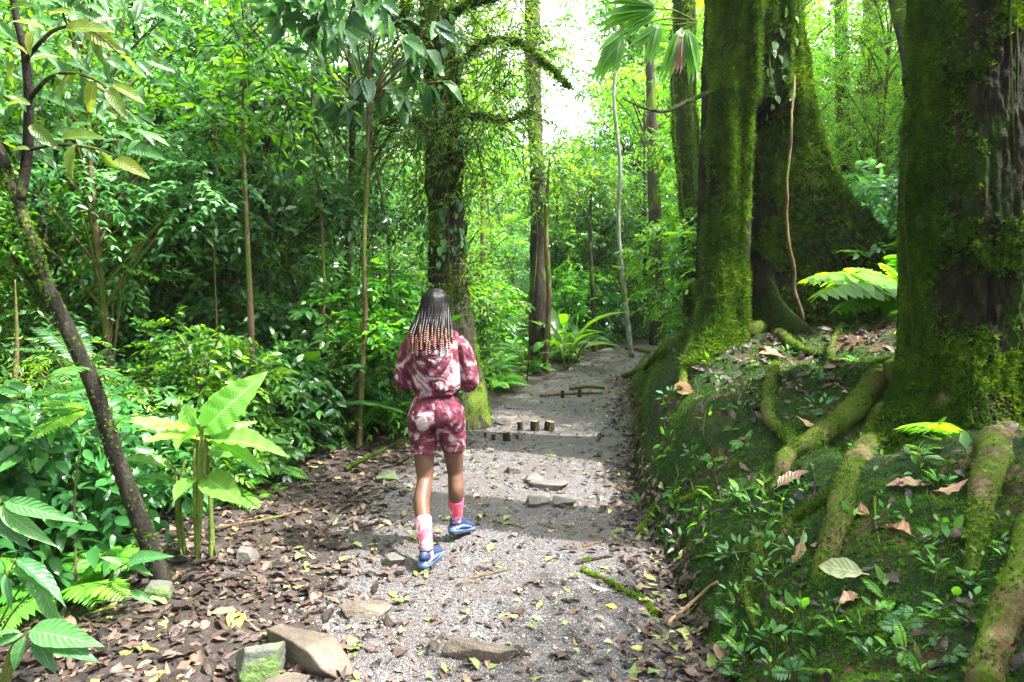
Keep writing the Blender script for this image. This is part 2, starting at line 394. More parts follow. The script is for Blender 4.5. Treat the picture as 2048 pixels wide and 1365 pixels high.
def graded(segs):
    out = [segs[0][0]]
    for a, b, s in segs:
        n = max(1, round((b - a) / s)); out += list(np.linspace(a, b, n + 1)[1:])
    return np.array(out)
gx = graded([(-160, -40, 15), (-40, -12, 2), (-12, -3.2, .3), (-3.2, 4.4, .03), (4.4, 12, .3), (12, 40, 2), (40, 160, 15)])
gy = graded([(-60, -8, 8), (-8, 1, .6), (1, 9.5, .03), (9.5, 20, .07), (20, 40, .6), (40, 200, 16)])
XX, YY = np.meshgrid(gx, gy)
ZZ = H(XX, YY)
GV = np.stack([XX, YY, ZZ], -1).reshape(-1, 3)
nx, ny = len(gx), len(gy)
ii, jj = np.meshgrid(np.arange(nx - 1), np.arange(ny - 1)); b0 = (jj * nx + ii).ravel()
GF = np.stack([b0, b0 + 1, b0 + nx + 1, b0 + nx], -1)
cx = GV[GF, 0].mean(1); cy = GV[GF, 1].mean(1)
dR = cx - xr(cy) - .05 * fbm(cx, cy, 0, 4, 3, 31); dL = xl(cy) - cx + .16 * fbm(cx, cy, 0, 3, 3, 32)
m_bank = dR > -.02; m_path = (~m_bank) & (dL < 0); m_gr = ~(m_bank | m_path)
for nm, mk_, mt in (("earth_bank", m_bank, M['bank']), ("gravel_path", m_path, M['gravel']), ("ground", m_gr, M['soil'])):
    f = GF[mk_]; u, inv = np.unique(f, return_inverse=True)
    tag(link(nm, mesh(nm, GV[u], inv.reshape(-1, 4), mt)), kind='structure')
# ------------------------------------------------------------------ scatter on the ground: gravel, litter, moss
ico_t = (1 + 5 ** .5) / 2
IV = nrm(np.array([(-1, ico_t, 0), (1, ico_t, 0), (-1, -ico_t, 0), (1, -ico_t, 0), (0, -1, ico_t), (0, 1, ico_t), (0, -1, -ico_t), (0, 1, -ico_t), (ico_t, 0, -1), (ico_t, 0, 1), (-ico_t, 0, -1), (-ico_t, 0, 1)]))
IF = np.array([(0, 11, 5), (0, 5, 1), (0, 1, 7), (0, 7, 10), (0, 10, 11), (1, 5, 9), (5, 11, 4), (11, 10, 2), (10, 7, 6), (7, 1, 8), (3, 9, 4), (3, 4, 2), (3, 2, 6), (3, 6, 8), (3, 8, 9), (4, 9, 5), (2, 4, 11), (6, 2, 10), (8, 6, 7), (9, 8, 1)])
def pts_on(n, y0, y1, fx0, fx1, power=1.6):
    y = y0 + (y1 - y0) * rng.random(n) ** power; u = rng.random(n)
    x = fx0(y) * (1 - u) + fx1(y) * u
    return x, y
x, y = pts_on(30000, 2.2, 9.5, lambda y: xl(y) - .25, lambda y: xr(y) + .0)
k = (fbm(x, y, 0, 1.2, 3, 77) + .25 * rng.normal(size=len(x)) > -.35); x, y = x[k], y[k]
acc = Acc(); n = len(x); s = .003 + .0035 * rng.random(n) ** 2 + (rng.random(n) < .04) * .009
P = np.stack([x, y, H(x, y) + s * .15], -1)
ptpl = (IV * np.array([1, 1.25, .6]) * (1 + .25 * rng.normal(size=(12, 1))), IF, np.zeros(12), np.zeros(12))
scatter(acc, ptpl, P, rdir(n) * np.array([1, 1, .25]), rdir(n, 3), s, rng.random(n))
tag(link("gravel", acc.mesh("gravel", M['pebble'], smooth=False)), "loose grey and pinkish gravel covering the walking path", "gravel", kind='stuff')

litter_tpls = [leaf_tpl(4, .42, .15, .08, 'ovate', .2), leaf_tpl(4, .34, -.2, -.12, 'lance', .3), leaf_tpl(5, .5, .35, .18, 'obovate', .3), leaf_tpl(4, .45, -.06, .2, 'ovate', .5)]
def lay(acc, x, y, s, var, lift=.006, tilt=.35):
    n = len(x); P = np.stack([x, y, H(x, y)], -1); N = nrm(hn(x, y) + rng.normal(size=(n, 3)) * tilt * .6)
    D = rdir(n); D = nrm(D - N * (D * N).sum(1, keepdims=True)); P = P + hn(x, y) * (lift + .022 * rng.random((n, 1)))
    w = rng.integers(0, 4, n)
    for q in range(4):
        m = w == q; scatter(acc, litter_tpls[q], P[m] - D[m] * s[m, None] * .5, D[m], N[m], s[m], var[m], sx=.7 + .6 * rng.random(m.sum()))
acc = Acc()
def lvar(n, green=.1):
    v = rng.random(n) * .8; g = rng.random(n) < green; v[g] = .82 + .18 * rng.random(g.sum()); return v
# dense on the left shoulder
x, y = pts_on(5600, 2.2, 8.5, lambda y: xl(y) - 1.9, lambda y: xl(y) + .45, 1.4)
k = rng.random(len(x)) < 1 - .85 * sst(-.35, .45, x - xl(y) + .25 * fbm(x, y, 0, 3, 2, 5)); x, y = x[k], y[k]
lay(acc, x, y, .035 + .10 * rng.random(len(x)) ** 1.4, lvar(len(x), .05), .003, .22)
# right edge gutter
x, y = pts_on(1900, 2.2, 12, lambda y: xr(y) - .40 * rng.random(len(y)), lambda y: xr(y) + .10, 1.3)
lay(acc, x, y, .04 + .07 * rng.random(len(x)), lvar(len(x), .08))
# sparse on the path, more in the near part
x, y = pts_on(2300, 2.2, 16, xl, xr, 1.5)
lay(acc, x, y, .025 + .06 * rng.random(len(x)) ** 1.5, lvar(len(x), .22), .004, .15)
# bank top between the roots and behind
x, y = pts_on(3000, 2.6, 13, lambda y: xr(y) + .35, lambda y: xr(y) + 3.2, 1.0)
k = (fbm(x, y, 0, 1.5, 2, 91) + np.where((y > 4.6) & (x > 1.5), .75, -.35)) > .05
x, y = x[k], y[k]; lay(acc, x, y, .05 + .08 * rng.random(len(x)), lvar(len(x), .03) * .85)
x, y = pts_on(700, 1.9, 7, lambda y: xr(y) + .05, lambda y: xr(y) + 2.2, 1.2); lay(acc, x, y, .03 + .06 * rng.random(len(x)), lvar(len(x), .03) * .8, .008, .6)
# woodland floor
x = rng.uniform(-9, 9, 7000); y = rng.uniform(5, 22, 7000); k = (x < xl(y) - .5) | (x > xr(y) + 1); x, y = x[k], y[k]
lay(acc, x, y, .07 + .08 * rng.random(len(x)), lvar(len(x), .05))
tag(link("leaf_litter", acc.mesh("leaf_litter", M['litter'])), "brown and purplish dead leaves littering both edges of the path", "leaf litter", kind='stuff')

# moss tufts on the bank
def tuft_tpl():
    V = []; F = []
    for q in range(4):
        a = q * 1.7; d = np.array([math.cos(a), math.sin(a)]) * .55
        p = np.array([-d[1], d[0]]) * .28
        V += [(p[0], p[1] if False else 0.0 + .1, p[1]), (-p[0], .1, -p[1]), (d[0], 1.0 - .15 * q, d[1])]; F.append((q * 3, q * 3 + 1, q * 3 + 2))
    return np.array(V, float), np.array(F), np.zeros(12), np.zeros(12)
TUFT = tuft_tpl()
acc = Acc(); n = 150000
y = 1.7 + 11 * rng.random(n) ** 1.9; x = xr(y) + .01 + 2.5 * rng.random(n) ** 1.35
mk_ = fbm(x, y, 0, 2.0, 4, 41) + .25 * rng.normal(size=n)
top = (y > 4.5) & (x > xr(y) + .75)
k = mk_ > np.where(top, .02, -.32); x, y = x[k], y[k]; n = len(x)
P = np.stack([x, y, H(x, y) - .002], -1); Nn = hn(x, y)
scatter(acc, TUFT, P, nrm(Nn + rng.normal(size=(n, 3)) * .5 + [0, 0, .25]), rdir(n), (.007 + .013 * rng.random(n) ** 1.5) * (1 + .08 * y), np.clip(.45 + .45 * fbm(x, y, 0, 3, 3, 43) + .2 * rng.normal(size=n), 0, 1))
tag(link("bank_moss", acc.mesh("bank_moss", M['bank_moss'], smooth=False)), "deep green moss carpet growing on the steep earth bank", "moss", kind='stuff')

# individual fallen leaves that show largest
for q, (px, py, ln) in enumerate(((1300, 820, 90), (1325, 790, 130), (1350, 860, 120), (1388, 760, 100), (1410, 820, 150), (1440, 900, 140), (1475, 850, 170), (1500, 760, 120), (1380, 960, 110), (1420, 1010, 120), (1530, 960, 160), (1560, 1010, 150), (1490, 1100, 130), (1620, 930, 160), (1750, 1000, 140), (1860, 930, 170), (1350, 930, 80), (1600, 1180, 120))):
    pp = [(px + rsx, py + ln * f) for f, rsx in zip((0, .35, .7, 1), (0, (q * 37 % 23) - 11, (q * 53 % 31) - 15, (q * 29 % 41) - 20))]
    P = np.array([hit(*v) for v in pp]); P = spl(P, 26); P[:, 2] = np.maximum(P[:, 2], H(P[:, 0], P[:, 1])) + .006; P += .012 * np.stack([fbm(P[:, 0] + q, P[:, 1], P[:, 2], 7, 2, s_) for s_ in (1, 2, 3)], -1)
    V, F = tube(P, np.linspace(.007, .002, 26), 6, rough=.3, rsc=20); c = empty("thin_root", P[0], "thin bare root trailing down the mossy bank", "root", "thin roots on the bank"); link("stem", mesh("stem", V - P[0], F, M['bark_dark'] if q % 3 else M['bark_moss']), c)
leafmats = {'brown': M['dead_leaf'], 'pale green': M['pale_leaf'], 'tan': M['tan_leaf'], 'yellow': M['yellow_leaf'], 'green': M['green_leaf']}
protos = {}
for cn, mt in leafmats.items():
    for q in range(3):
        tp = [leaf_tpl(8, .42, .22, .10, 'ovate', .25), leaf_tpl(8, .36, -.25, -.22, 'lance', .35), leaf_tpl(8, .55, .40, .25, 'obovate', .3)][q]
        a = Acc(); scatter(a, tp, np.array([[0, -.5, 0]]), np.array([[0, 1., 0]]), np.array([[0, 0, 1.]]), 1.0, .25 + .3 * q)
        V, F = tube(spl([(0, -.62, .01), (0, -.5, .0), (0, 0, -.03)], 5), [.012, .012, .01, .008, .006], 4); a.add(V, F, .2)
        protos[cn, q] = a.mesh(cn.replace(' ', '_') + "_leaf", mt)
def fallen(px, py, size_px, cn, q, ang, label, group=None, lift=.02, roll=0):
    p = hit(px, py); n = hn(p[0], p[1]); L_ = size_px / 1365.33 * p[1]
    o = link("fallen_leaf", protos[cn, q]); N_ = Vector(n)
    rot = N_.to_track_quat('Z', 'Y').to_matrix().to_4x4()
    from mathutils import Matrix
    o.matrix_world = Matrix.Translation(Vector(p) + N_ * lift) @ rot @ Matrix.Rotation(R(ang), 4, 'Z') @ Matrix.Rotation(R(roll), 4, 'Y') @ Matrix.Scale(L_, 4)
    tag(o, label, "leaf", group); return o
fallen(1687, 1158, 105, 'pale green', 0, 110, "large pale green leaf lying on the lower mossy bank below a thick root", lift=.05, roll=-25)
fallen(1370, 782, 62, 'tan', 0, 80, "big tan leaf on the left shoulder of the bank below the buttress tree", lift=.04, roll=-20)
fallen(1622, 860, 70, 'tan', 1, 75, "curled orange tan leaf between the two crossing mossy roots", lift=.04, roll=20)
fallen(1590, 965, 78, 'brown', 0, 5, "reddish brown leaf hanging below the crossing mossy roots", lift=.03, roll=10)
fallen(1605, 1105, 75, 'brown', 1, 20, "dark brown curled leaf on the mossy bank left of a thick root", lift=.02)
fallen(1540, 712, 48, 'tan', 2, 60, "pinkish tan leaf at the foot of the buttress tree", lift=.03, roll=20)
fallen(1700, 1205, 52, 'brown', 2, -20, "rust brown leaf tucked under the large pale leaf", lift=.02)
fallen(1800, 1065, 70, 'brown', 2, 60, "broad brown leaf lying on moss near the right tree", lift=.02)
fallen(1810, 975, 75, 'brown', 0, 85, "dark flat leaf on moss below the right tree trunk", lift=.02)
fallen(1910, 990, 70, 'brown', 1, 70, "red brown torn leaf beside the stubby mossy root", lift=.03, roll=25)
fallen(1725, 1030, 52, 'brown', 2, 80, "blackish ribbed leaf on moss right of a thick root", lift=.02)
fallen(470, 1247, 68, 'yellow', 2, 65, "largest yellow leaf on the litter above the two rocks", lift=.02)
fallen(325, 1262, 48, 'yellow', 0, 100, "smaller yellow leaf near the foot of the leaning trunk", lift=.02)
fallen(955, 995, 45, 'tan', 1, 95, "thin tan leaf strip right of the woman's right shin", lift=.01)
fallen(1195, 1180, 40, 'pale green', 1, 80, "pale leaf beside the mossy stick on the path", lift=.01)
fallen(1295, 1328, 46, 'pale green', 0, -50, "pale green leaf at the bottom edge of the path", lift=.01)
fallen(785, 1192, 34, 'yellow', 0, -60, "pale yellow leaf in front of the woman's rear shoe", lift=.01)
fallen(1100, 1120, 28, 'green', 0, 30, "small green leaf on the gravel above the mossy stick", lift=.01)
fallen(1855, 1083, 30, 'green', 2, 0, "small bright green leaf lying on moss near the right tree", lift=.01)
rs = random.Random(5)
def many(n, region, labels):
    for q in range(n):
        u, v = rs.random(), rs.random(); px, py = region(u, v)
        cn = rs.choices(['brown', 'tan', 'pale green', 'green', 'yellow'], labels[2])[0]
        fallen(px, py, rs.uniform(16, 30) * (.55 + .45 * (py - 800) / 560), cn, rs.randrange(3), rs.uniform(0, 360), labels[0] % cn, labels[1] % cn, .008, rs.uniform(-12, 12))
many(55, lambda u, v: (700 + 600 * u, 900 + 460 * v), ("%s fallen leaf lying flat on the gravel path", "%s leaves on the gravel", (3, 3, 4, 3, 1)))
many(60, lambda u, v: (250 + 450 * u, 1040 + 320 * v), ("%s fallen leaf in the litter left of the path", "%s leaves in the left litter", (6, 3, .5, .6, .3)))
many(30, lambda u, v: (1270 + 110 * u * (.3 + v), 960 + 400 * v), ("%s fallen leaf in the gutter at the foot of the bank", "%s leaves in the gutter", (6, 1, 1.5, 1.5, .2)))
many(26, lambda u, v: (1560 + 240 * u, 640 + 210 * v), ("%s fallen leaf on top of the bank between the roots", "%s leaves on top of the bank", (7, 3, .2, .2, 0)))

# ------------------------------------------------------------------ rocks, sticks, stumps, step
def rock(name, px, py, size, mt, label, seed, rz=0, sink=.35, flat=True):
    """size = half extents (x, y, z) in metres; an angular stone cut by planes"""
    p = hit(px, py); r2 = np.random.default_rng(seed)
    nu, nv = 72, 48; u = np.linspace(0, 2 * math.pi, nu, endpoint=False); v = np.linspace(.02, math.pi - .02, nv)
    U, Vv = np.meshgrid(u, v); D = np.stack([np.sin(Vv) * np.cos(U), np.sin(Vv) * np.sin(U), np.cos(Vv)], -1)
    rad = np.full(D.shape[:2], 1.5)
    for q in range(20):
        if q < 6: nn = np.zeros(3); nn[q % 3] = 1 if q < 3 else -1; nn = nrm(nn + r2.normal(size=3) * .22); dd = r2.uniform(.72, .9)
        else: nn = nrm(r2.normal(size=3)); dd = r2.uniform(.9, 1.12)
        rad = np.minimum(rad, dd / np.maximum(D @ nn, 1e-3))
    rad *= 1 + .07 * fbm(D[..., 0], D[..., 1], D[..., 2], 2.5, 4, seed) + .02 * fbm(D[..., 0], D[..., 1], D[..., 2], 14, 2, seed)
    V = (D * rad[..., None] * np.array(size)).reshape(-1, 3)
    i = np.arange(nv - 1)[:, None] * nu; j = np.arange(nu)[None]; k = (j + 1) % nu
    F = np.stack([i + j, i + nu + j, i + nu + k, i + k], -1).reshape(-1, 4)
    n0 = len(V); V = np.vstack([V, [0, 0, V[:nu, 2].mean()], [0, 0, V[-nu:, 2].mean()]]); j = np.arange(nu); k = (j + 1) % nu
    T = np.concatenate([np.stack([np.full(nu, n0), j, k], -1), np.stack([np.full(nu, n0 + 1), (nv-1)*nu + k, (nv-1)*nu + j], -1)])
    o = link(name, mesh(name, V, [F, T], mt), loc=(p[0], p[1], H(p[0], p[1]) + size[2] * (1 - sink * 2)))
    o.rotation_euler = (r2.uniform(-.1, .1), r2.uniform(-.1, .1), rz)
    return tag(o, label, "rock")
rock("rock", 522, 1352, (.10, .08, .085), M['stone_moss'], "blocky grey mossy rock at the bottom edge left of the long slab", 3, .3, .2)
rock("rock", 612, 1328, (.25, .065, .085), M['stone_tan'], "long tan brown slab rock lying diagonally beside the mossy grey rock", 4, -.62, .2)
rock("rock", 565, 1395, (.09, .08, .05), M['stone_tan'], "small reddish rock in front of the two big rocks", 14, .2, .3)
rock("rock", 960, 1316, (.17, .05, .05), M['stone_tan'], "narrow pinkish stone bar set in the gravel near the bottom edge", 5, -.12, .3)
0 and rock("rock", 935, 1362, (.15, .05, .03), M['stone_tan'], "flat stone cut by the bottom edge of the frame", 15, .1, .3)
rock("rock", 728, 1228, (.12, .07, .05), M['stone_tan'], "flat buried tan stone on the path left of centre", 6, .2, .42)
rock("rock", 788, 1130, (.065, .05, .045), M['stone'], "sunlit pale rock beside the woman's rear shoe", 7, .5, .3)
rock("rock", 1128, 1008, (.085, .09, .045), M['stone'], "right most grey stone of the cluster in mid path", 8, .2, .3)
rock("rock", 1075, 1008, (.10, .08, .04), M['stone'], "left flat stone of the lower pair in mid path", 9, .7, .35)
rock("rock", 1100, 975, (.16, .09, .04), M['stone'], "long flat stone of the upper row in mid path", 10, -.2, .35)
rock("rock", 1070, 962, (.09, .09, .04), M['stone'], "small rounded stone at the upper left of the mid path cluster", 11, 0, .35)
rock("rock", 1028, 945, (.07, .06, .04), M['stone_tan'], "little tan stone left of the mid path cluster", 12, 0, .35)
rock("rock", 1012, 848, (.16, .11, .07), M['stone'], "pale rock behind the cut stumps on the left path edge", 13, 0, .35)
rock("rock", 775, 962, (.11, .09, .06), M['stone_moss'], "greenish rock at the path edge left of the woman's knees", 16, 0, .35)
rock("rock", 782, 966 + 12, (.05, .04, .045), M['stone_tan'], "small orange stone in front of the greenish rock", 17, 0, .3)
rock("rock", 492, 1118, (.07, .05, .05), M['stone'], "small bluish rock in the litter right of the tall leafy plant", 18, 0, .3)
rock("rock", 318, 1195, (.09, .07, .06), M['stone_moss'], "mossy stone against the foot of the leaning trunk", 19, 0, .3)

def stump(px, py, h_px, w_px, lean, label):
    p = hit(px, py); k = p[1] / 1365.33; h = h_px * k * .72; r = w_px * k / 2
    c = empty("cut_stump", (p[0], p[1], H(p[0], p[1])), label, "stump", "cut stumps at the left edge of the path")
    V, F = tube(spl([(0, 0, -.05), (lean * .5 * h, 0, h * .5), (lean * h, 0, h)], 8), r * np.linspace(1.15, .95, 8), 14, rough=.15, rsc=30, seed=int(px), cap=False)
    link("bark", mesh("bark", V, F, M['bark_bare']), c)
    V, F = tube([(lean * h * .9, 0, h - .012), (lean * h, 0, h + .002)], [r * .90, r * .86], 14)
    link("cut_face", mesh("cut_face", V, F, M['wood_cut']), c)
for a in ((1042, 862, 26, 11, -.15, "thin cut stump at the upper left of the stump group"), (1070, 862, 28, 17, -.05, "wide cut stump next to the right most one"),
          (1098, 860, 24, 20, .1, "right most cut stump with a pale top"), (1015, 882, 24, 14, -.2, "middle cut stump of the front row"),
          (987, 880, 16, 8, 0, "small cut stump left in the front row"), (1034, 880, 13, 6, .2, "smallest cut stump right in the front row"), (970, 876, 15, 5, .1, "thin peg left of all the cut stumps")): stump(*a)
# charred low peg at the left edge
def along(pix, lift=.0, n=None):
    P = np.array([hit(*q) for q in pix]); P[:, 2] = H(P[:, 0], P[:, 1]) + lift
    return P
def stick(name, pix, r0, r1, mt, label, lift=None, moss=0, kink=.015, cat="stick"):
    P = spl(along(pix, r0 * .6 if lift is None else lift), 24)
    P += np.stack([kink * fbm(P[:, 0], P[:, 1], q * 9, 9, 2, 61 + q) for q in range(3)], -1) * [1, 1, .4]
    V, F = tube(P, np.linspace(r0, r1, 24), 8, rough=.35, rsc=25, seed=7)
    c = empty(name, P[0], label, cat); link("wood", mesh("wood", V - P[0], F, mt), c)
    if moss:
        a = Acc(); n = int(moss); i = rng.random(n) * 22.9; i0 = i.astype(int); Q = P[i0] + (P[i0 + 1] - P[i0]) * (i - i0)[:, None]
        keep = fbm(Q[:, 0], Q[:, 1], 0, 14, 2, 9) > -.25; Q = Q[keep]; D = rdir(len(Q), .6)
        scatter(a, TUFT, Q + D * r0 * .7, D, rdir(len(Q)), .008 + .014 * rng.random(len(Q)), .5 + .5 * rng.random(len(Q)))
        tag(link("moss", a.mesh("moss", M['moss'], P[0], False), c), kind='stuff')
    return c
stick("mossy_stick", [(1165, 1142), (1210, 1163), (1255, 1188), (1290, 1208), (1315, 1238)], .013, .009, M['bark_dark'], "thick moss covered stick lying on the right half of the path", moss=1500)
stick("mossy_stick", [(1170, 1125), (1192, 1121), (1222, 1118)], .012, .006, M['bark_dark'], "short mossy twig just above the thick mossy stick", moss=500)
stick("mossy_stick", [(1278, 1075), (1300, 1048), (1322, 1018), (1360, 1010), (1415, 985)], .018, .010, M['bark_dark'], "mossy root branch climbing from the gutter onto the bank", moss=1600, lift=.02)
stick("stick", [(1335, 1262), (1365, 1232), (1405, 1198), (1435, 1180)], .011, .007, M['wood_cut'], "bare brown stick leaning from the path on the bank", lift=.03)
stick("stick", [(985, 1045), (1015, 1051), (1050, 1058)], .007, .005, M['bark_brown'], "dark twig right of the woman's right shoe")
stick("stick", [(1075, 1048), (1115, 1060), (1160, 1068)], .006, .004, M['bark_brown'], "thin twig in mid path below the stones")
stick("stick", [(1165, 1096), (1205, 1085)], .010, .007, M['bark_brown'], "short brown twig right of mid path")
stick("stick", [(915, 1172), (970, 1152), (1030, 1138)], .007, .004, M['bark_brown'], "long straight twig pressed into the gravel right of the shoes")
stick("stick", [(430, 1062), (520, 1048), (600, 1030)], .012, .008, M['bark_brown'], "brown stick in the litter right of the tall leafy plant", lift=.02)
stick("stick", [(690, 945), (730, 925), (790, 893), (820, 880)], .02, .014, M['bark_moss'], "mossy fallen branch at the left path edge behind the woman", lift=.03, moss=500)
stick("stick", [(1305, 1255), (1340, 1290), (1370, 1300)], .007, .005, M['bark_brown'], "dark twig in the gutter near the bottom of the bank")
stick("stick", [(1390, 1128), (1440, 1122), (1495, 1118)], .008, .005, M['bark_dark'], "thin dark twig sticking out across the mossy bank", lift=.03)
# wooden step across the path
def log_step():
    a = hit(1080, 796); b = hit(1205, 790); a[2] = H(a[0], a[1]); b[2] = H(b[0], b[1])
    c = empty("wooden_step", a, "low timber step laid across the path beyond the stumps", "step")
    P = spl([a + [0, 0, .03], (a + b) / 2 + [0, 0.02, .035], b + [0, 0, .03]], 20)
    V, F = tube(P, .02, 8, rough=.12, rsc=20, seed=3); link("timber", mesh("timber", V - a, F, M['bark_brown']), c)
    for f in (.35, .62):
        q = a * (1 - f) + b * f
        V, F = tube([q + [0, -.06, -.1], q + [0, -.06, .10]], [.03, .026], 8); link("peg", mesh("peg", V - a, F, M['bark_bare']), c)
log_step()
stick("stick", [(1140, 782), (1175, 777), (1210, 780)], .03, .02, M['bark_brown'], "dark branch lying just behind the timber step", lift=.03)
stick("stick", [(1252, 700), (1275, 702), (1298, 707)], .05, .04, M['bark_brown'], "short brown log at the far bend of the path", lift=.04)
# ------------------------------------------------------------------ foliage builders
def twigs(acc, stems, C, rad, nt, K, ls, tpl, droop=.25, flat=.55, tl=.45, opp=True, var_sd=.2, up=.8, vbase=.5):
    """nt leafy twigs round C within rad (vector), each with K leaves of length ls"""
    C = np.asarray(C, float); rad = np.broadcast_to(np.asarray(rad, float), (3,))
    d = rdir(nt); rr = rng.random(nt) ** .45
    P0 = C + d * rr[:, None] * rad * .85
    D = nrm(d * [1, 1, flat] + rdir(nt) * .7 + [0, 0, -droop * .5])
    Lt = tl * (.6 + .7 * rng.random(nt))
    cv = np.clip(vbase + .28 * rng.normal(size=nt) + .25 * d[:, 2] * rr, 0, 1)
    side = nrm(np.cross(D, [0, 0, 1.0] + .3 * rng.normal(size=(nt, 3))))
    for q in range(K):
        t = (q + .6) / K
        P = P0 + D * (Lt * t)[:, None] + np.array([0, 0, -1]) * (droop * Lt * t * t)[:, None]
        for sg in ((1, -1) if opp else ((1,) if q % 2 else (-1,))):
            if q == K - 1 and sg == -1: DD = D + [0, 0, -droop]
            else: DD = nrm(D * .55 + side * sg * .9 + rng.normal(size=(nt, 3)) * .22 + [0, 0, -droop * .6])
            N = nrm(np.array([0, 0, up]) + rng.normal(size=(nt, 3)) * .38)
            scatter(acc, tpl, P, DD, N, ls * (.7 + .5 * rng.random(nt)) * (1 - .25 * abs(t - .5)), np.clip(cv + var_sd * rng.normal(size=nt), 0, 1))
    if stems is not None:
        m = min(nt, 160)
        for q in range(m):
            e = P0[q] + D[q] * Lt[q] + [0, 0, -droop * Lt[q]]
            V, F = tube([P0[q] - D[q] * .1, (P0[q] + e) / 2 + [0, 0, droop * Lt[q] * .25], e], [.006, .004, .002], 3, cap=False)
            stems.add(V, F)

def frond(acc, stems, base, dirv, L, leaf, n, tpl, arch=.6, taper=True, vb=.5, wdir=None, tilt=.9, r=.004):
    """pinnate frond: rachis arching from base along dirv with n leaflet pairs"""
    base = np.asarray(base, float); dirv = nrm(np.asarray(dirv, float))
    t = np.linspace(0, 1, n + 3)
    P = base + dirv * (L * t)[:, None] + np.array([0, 0, -1.]) * (arch * L * t ** 2.1)[:, None]
    T = nrm(np.gradient(P, axis=0)); S_ = nrm(np.cross(T, [0, 0, 1.]))
    V, F = tube(P, np.linspace(r, r * .3, len(P)), 4, cap=False); stems.add(V, F, .4)
    idx = np.arange(2, n + 2); tt = (idx - 2) / n
    sz = leaf * (np.sin(math.pi * np.clip(.18 + .8 * tt, 0, 1)) ** .8 if taper else np.full(n, 1.0)) + leaf * .06
    for sg in (1, -1):
        D = nrm(S_[idx] * sg * tilt + T[idx] * .45 + np.array([0, 0, -.12]) + .05 * rng.normal(size=(n, 3)))
        N = nrm(np.cross(S_[idx], T[idx]) + .12 * rng.normal(size=(n, 3)))
        N = np.where(N[:, 2:] < 0, -N, N)
        scatter(acc, tpl, P[idx], D, N, sz, np.clip(vb + .1 * rng.normal(size=n), 0, 1))

T_S = small_tpl(.42); T_SN = small_tpl(.26, .1, .2); T_M = leaf_tpl(3, .42, .15, .25, 'ovate'); T_W = leaf_tpl(3, .55, .18, .3, 'ovate')
T_B = leaf_tpl(9, .36, .28, .35, 'ovate', .12); T_L = leaf_tpl(4, .22, .2, .3, 'lance'); T_F = small_tpl(.24, .05, .12)

def place(acc, stems, root, crown_name, mat_leaf, mat_stem, mat_name="twigs"):
    off = root.location
    if acc.V: link(crown_name, acc.mesh(crown_name, mat_leaf, off), root)
    if stems is not None and stems.V: link(mat_name, stems.mesh(mat_name, mat_stem, off), root)

# ------------------------------------------------------------------ the two big trees on the bank
def polar_trunk(cfun, z0, z1, rfun, nth, nz, zp=1.0):
    th = np.arange(nth) * 2 * math.pi / nth; z = z0 + (z1 - z0) * np.linspace(0, 1, nz) ** zp
    TH, Z = np.meshgrid(th, z); cx_, cy_ = cfun(Z); r = rfun(TH, Z)
    V = np.stack([cx_ + r * np.cos(TH), cy_ + r * np.sin(TH), Z], -1).reshape(-1, 3)
    i = np.arange(nz - 1)[:, None] * nth; j = np.arange(nth)[None]; k = (j + 1) % nth
    return V, np.stack([i + j, i + k, i + nth + k, i + nth + j], -1).reshape(-1, 4)
def surf_moss(acc, cfun, rfun, n, zr, mask, size, thr=(0, 2 * math.pi)):
    th = rng.uniform(thr[0], thr[1], n); z = rng.uniform(zr[0], zr[1], n)
    k = mask(th, z) + .10 * rng.normal(size=n) > 0; th, z = th[k], z[k]; n = len(th); e = .02
    def pos(t, z): c = cfun(z); r = rfun(t, z); return np.stack([c[0] + r * np.cos(t), c[1] + r * np.sin(t), z], -1)
    P = pos(th, z); N = nrm(np.cross(pos(th + e, z) - P, pos(th, z + e) - P))
    scatter(acc, TUFT, P - N * .002, nrm(N + rng.normal(size=(n, 3)) * .45 + [0, 0, -.15]), rdir(n), size * (.5 + rng.random(n)), np.clip(.45 + .5 * fbm(P[:, 0], P[:, 1], P[:, 2], 4, 3, 8) + .22 * rng.normal(size=n), 0, 1))
def angd(a, b): return np.abs((a - b + math.pi) % (2 * math.pi) - math.pi)

RT = empty("mossy_tree", (2.68, 4.0, .8), "thick dark mossy tree trunk filling the right edge above spreading roots", "tree")
def rc(z): z = np.asarray(z); return 2.68 + .02 * np.sin(z * 1.3), 4.0 + .03 * z
def rr_(th, z):
    r = .325 + .035 * np.exp(-((z - 2.0) / .5) ** 2) + .20 * np.exp(-(z - .55) / .28)
    r = r + .42 * np.exp(-np.clip(z - .72, 0, 9) / .20) * (np.exp(-(angd(th, R(195)) / .35) ** 2) + .7 * np.exp(-(angd(th, R(245)) / .25) ** 2) + .8 * np.exp(-(angd(th, R(300)) / .3) ** 2))
    c, s_ = np.cos(th), np.sin(th)
    return r * (1 + .05 * fbm(c * 1.5, s_ * 1.5, z * .6, 1.6, 3, 4)) + .03 * fbm(c, s_, z * .7, 5, 4, 5) + .018 * fbm(c, s_, z, 16, 3, 6) + .03 * (.35 - np.abs(fbm(c * 3, s_ * 3, z * .5, 2.2, 3, 66)))
V, F = polar_trunk(rc, .3, 8.5, rr_, 300, 620, 1.7)
off = np.array(RT.location); link("trunk", mesh("trunk", V - off, F, M['bark_big']), RT)
a = Acc()
def m_r(th, z):
    side = np.exp(-(angd(th, R(-12)) / .5) ** 2) * 1.0 + np.exp(-(angd(th, R(190)) / .42) ** 2) * .8 + np.clip(1.35 - z, 0, .6) * .5
    return side - .26 + .75 * fbm(np.cos(th) * .5, np.sin(th) * .5, z, 3.2, 4, 51)
surf_moss(a, rc, rr_, 150000, (.5, 4.0), m_r, .025, (R(160), R(400)))
tag(link("moss", a.mesh("moss", M['moss'], off, False), RT), kind='stuff')
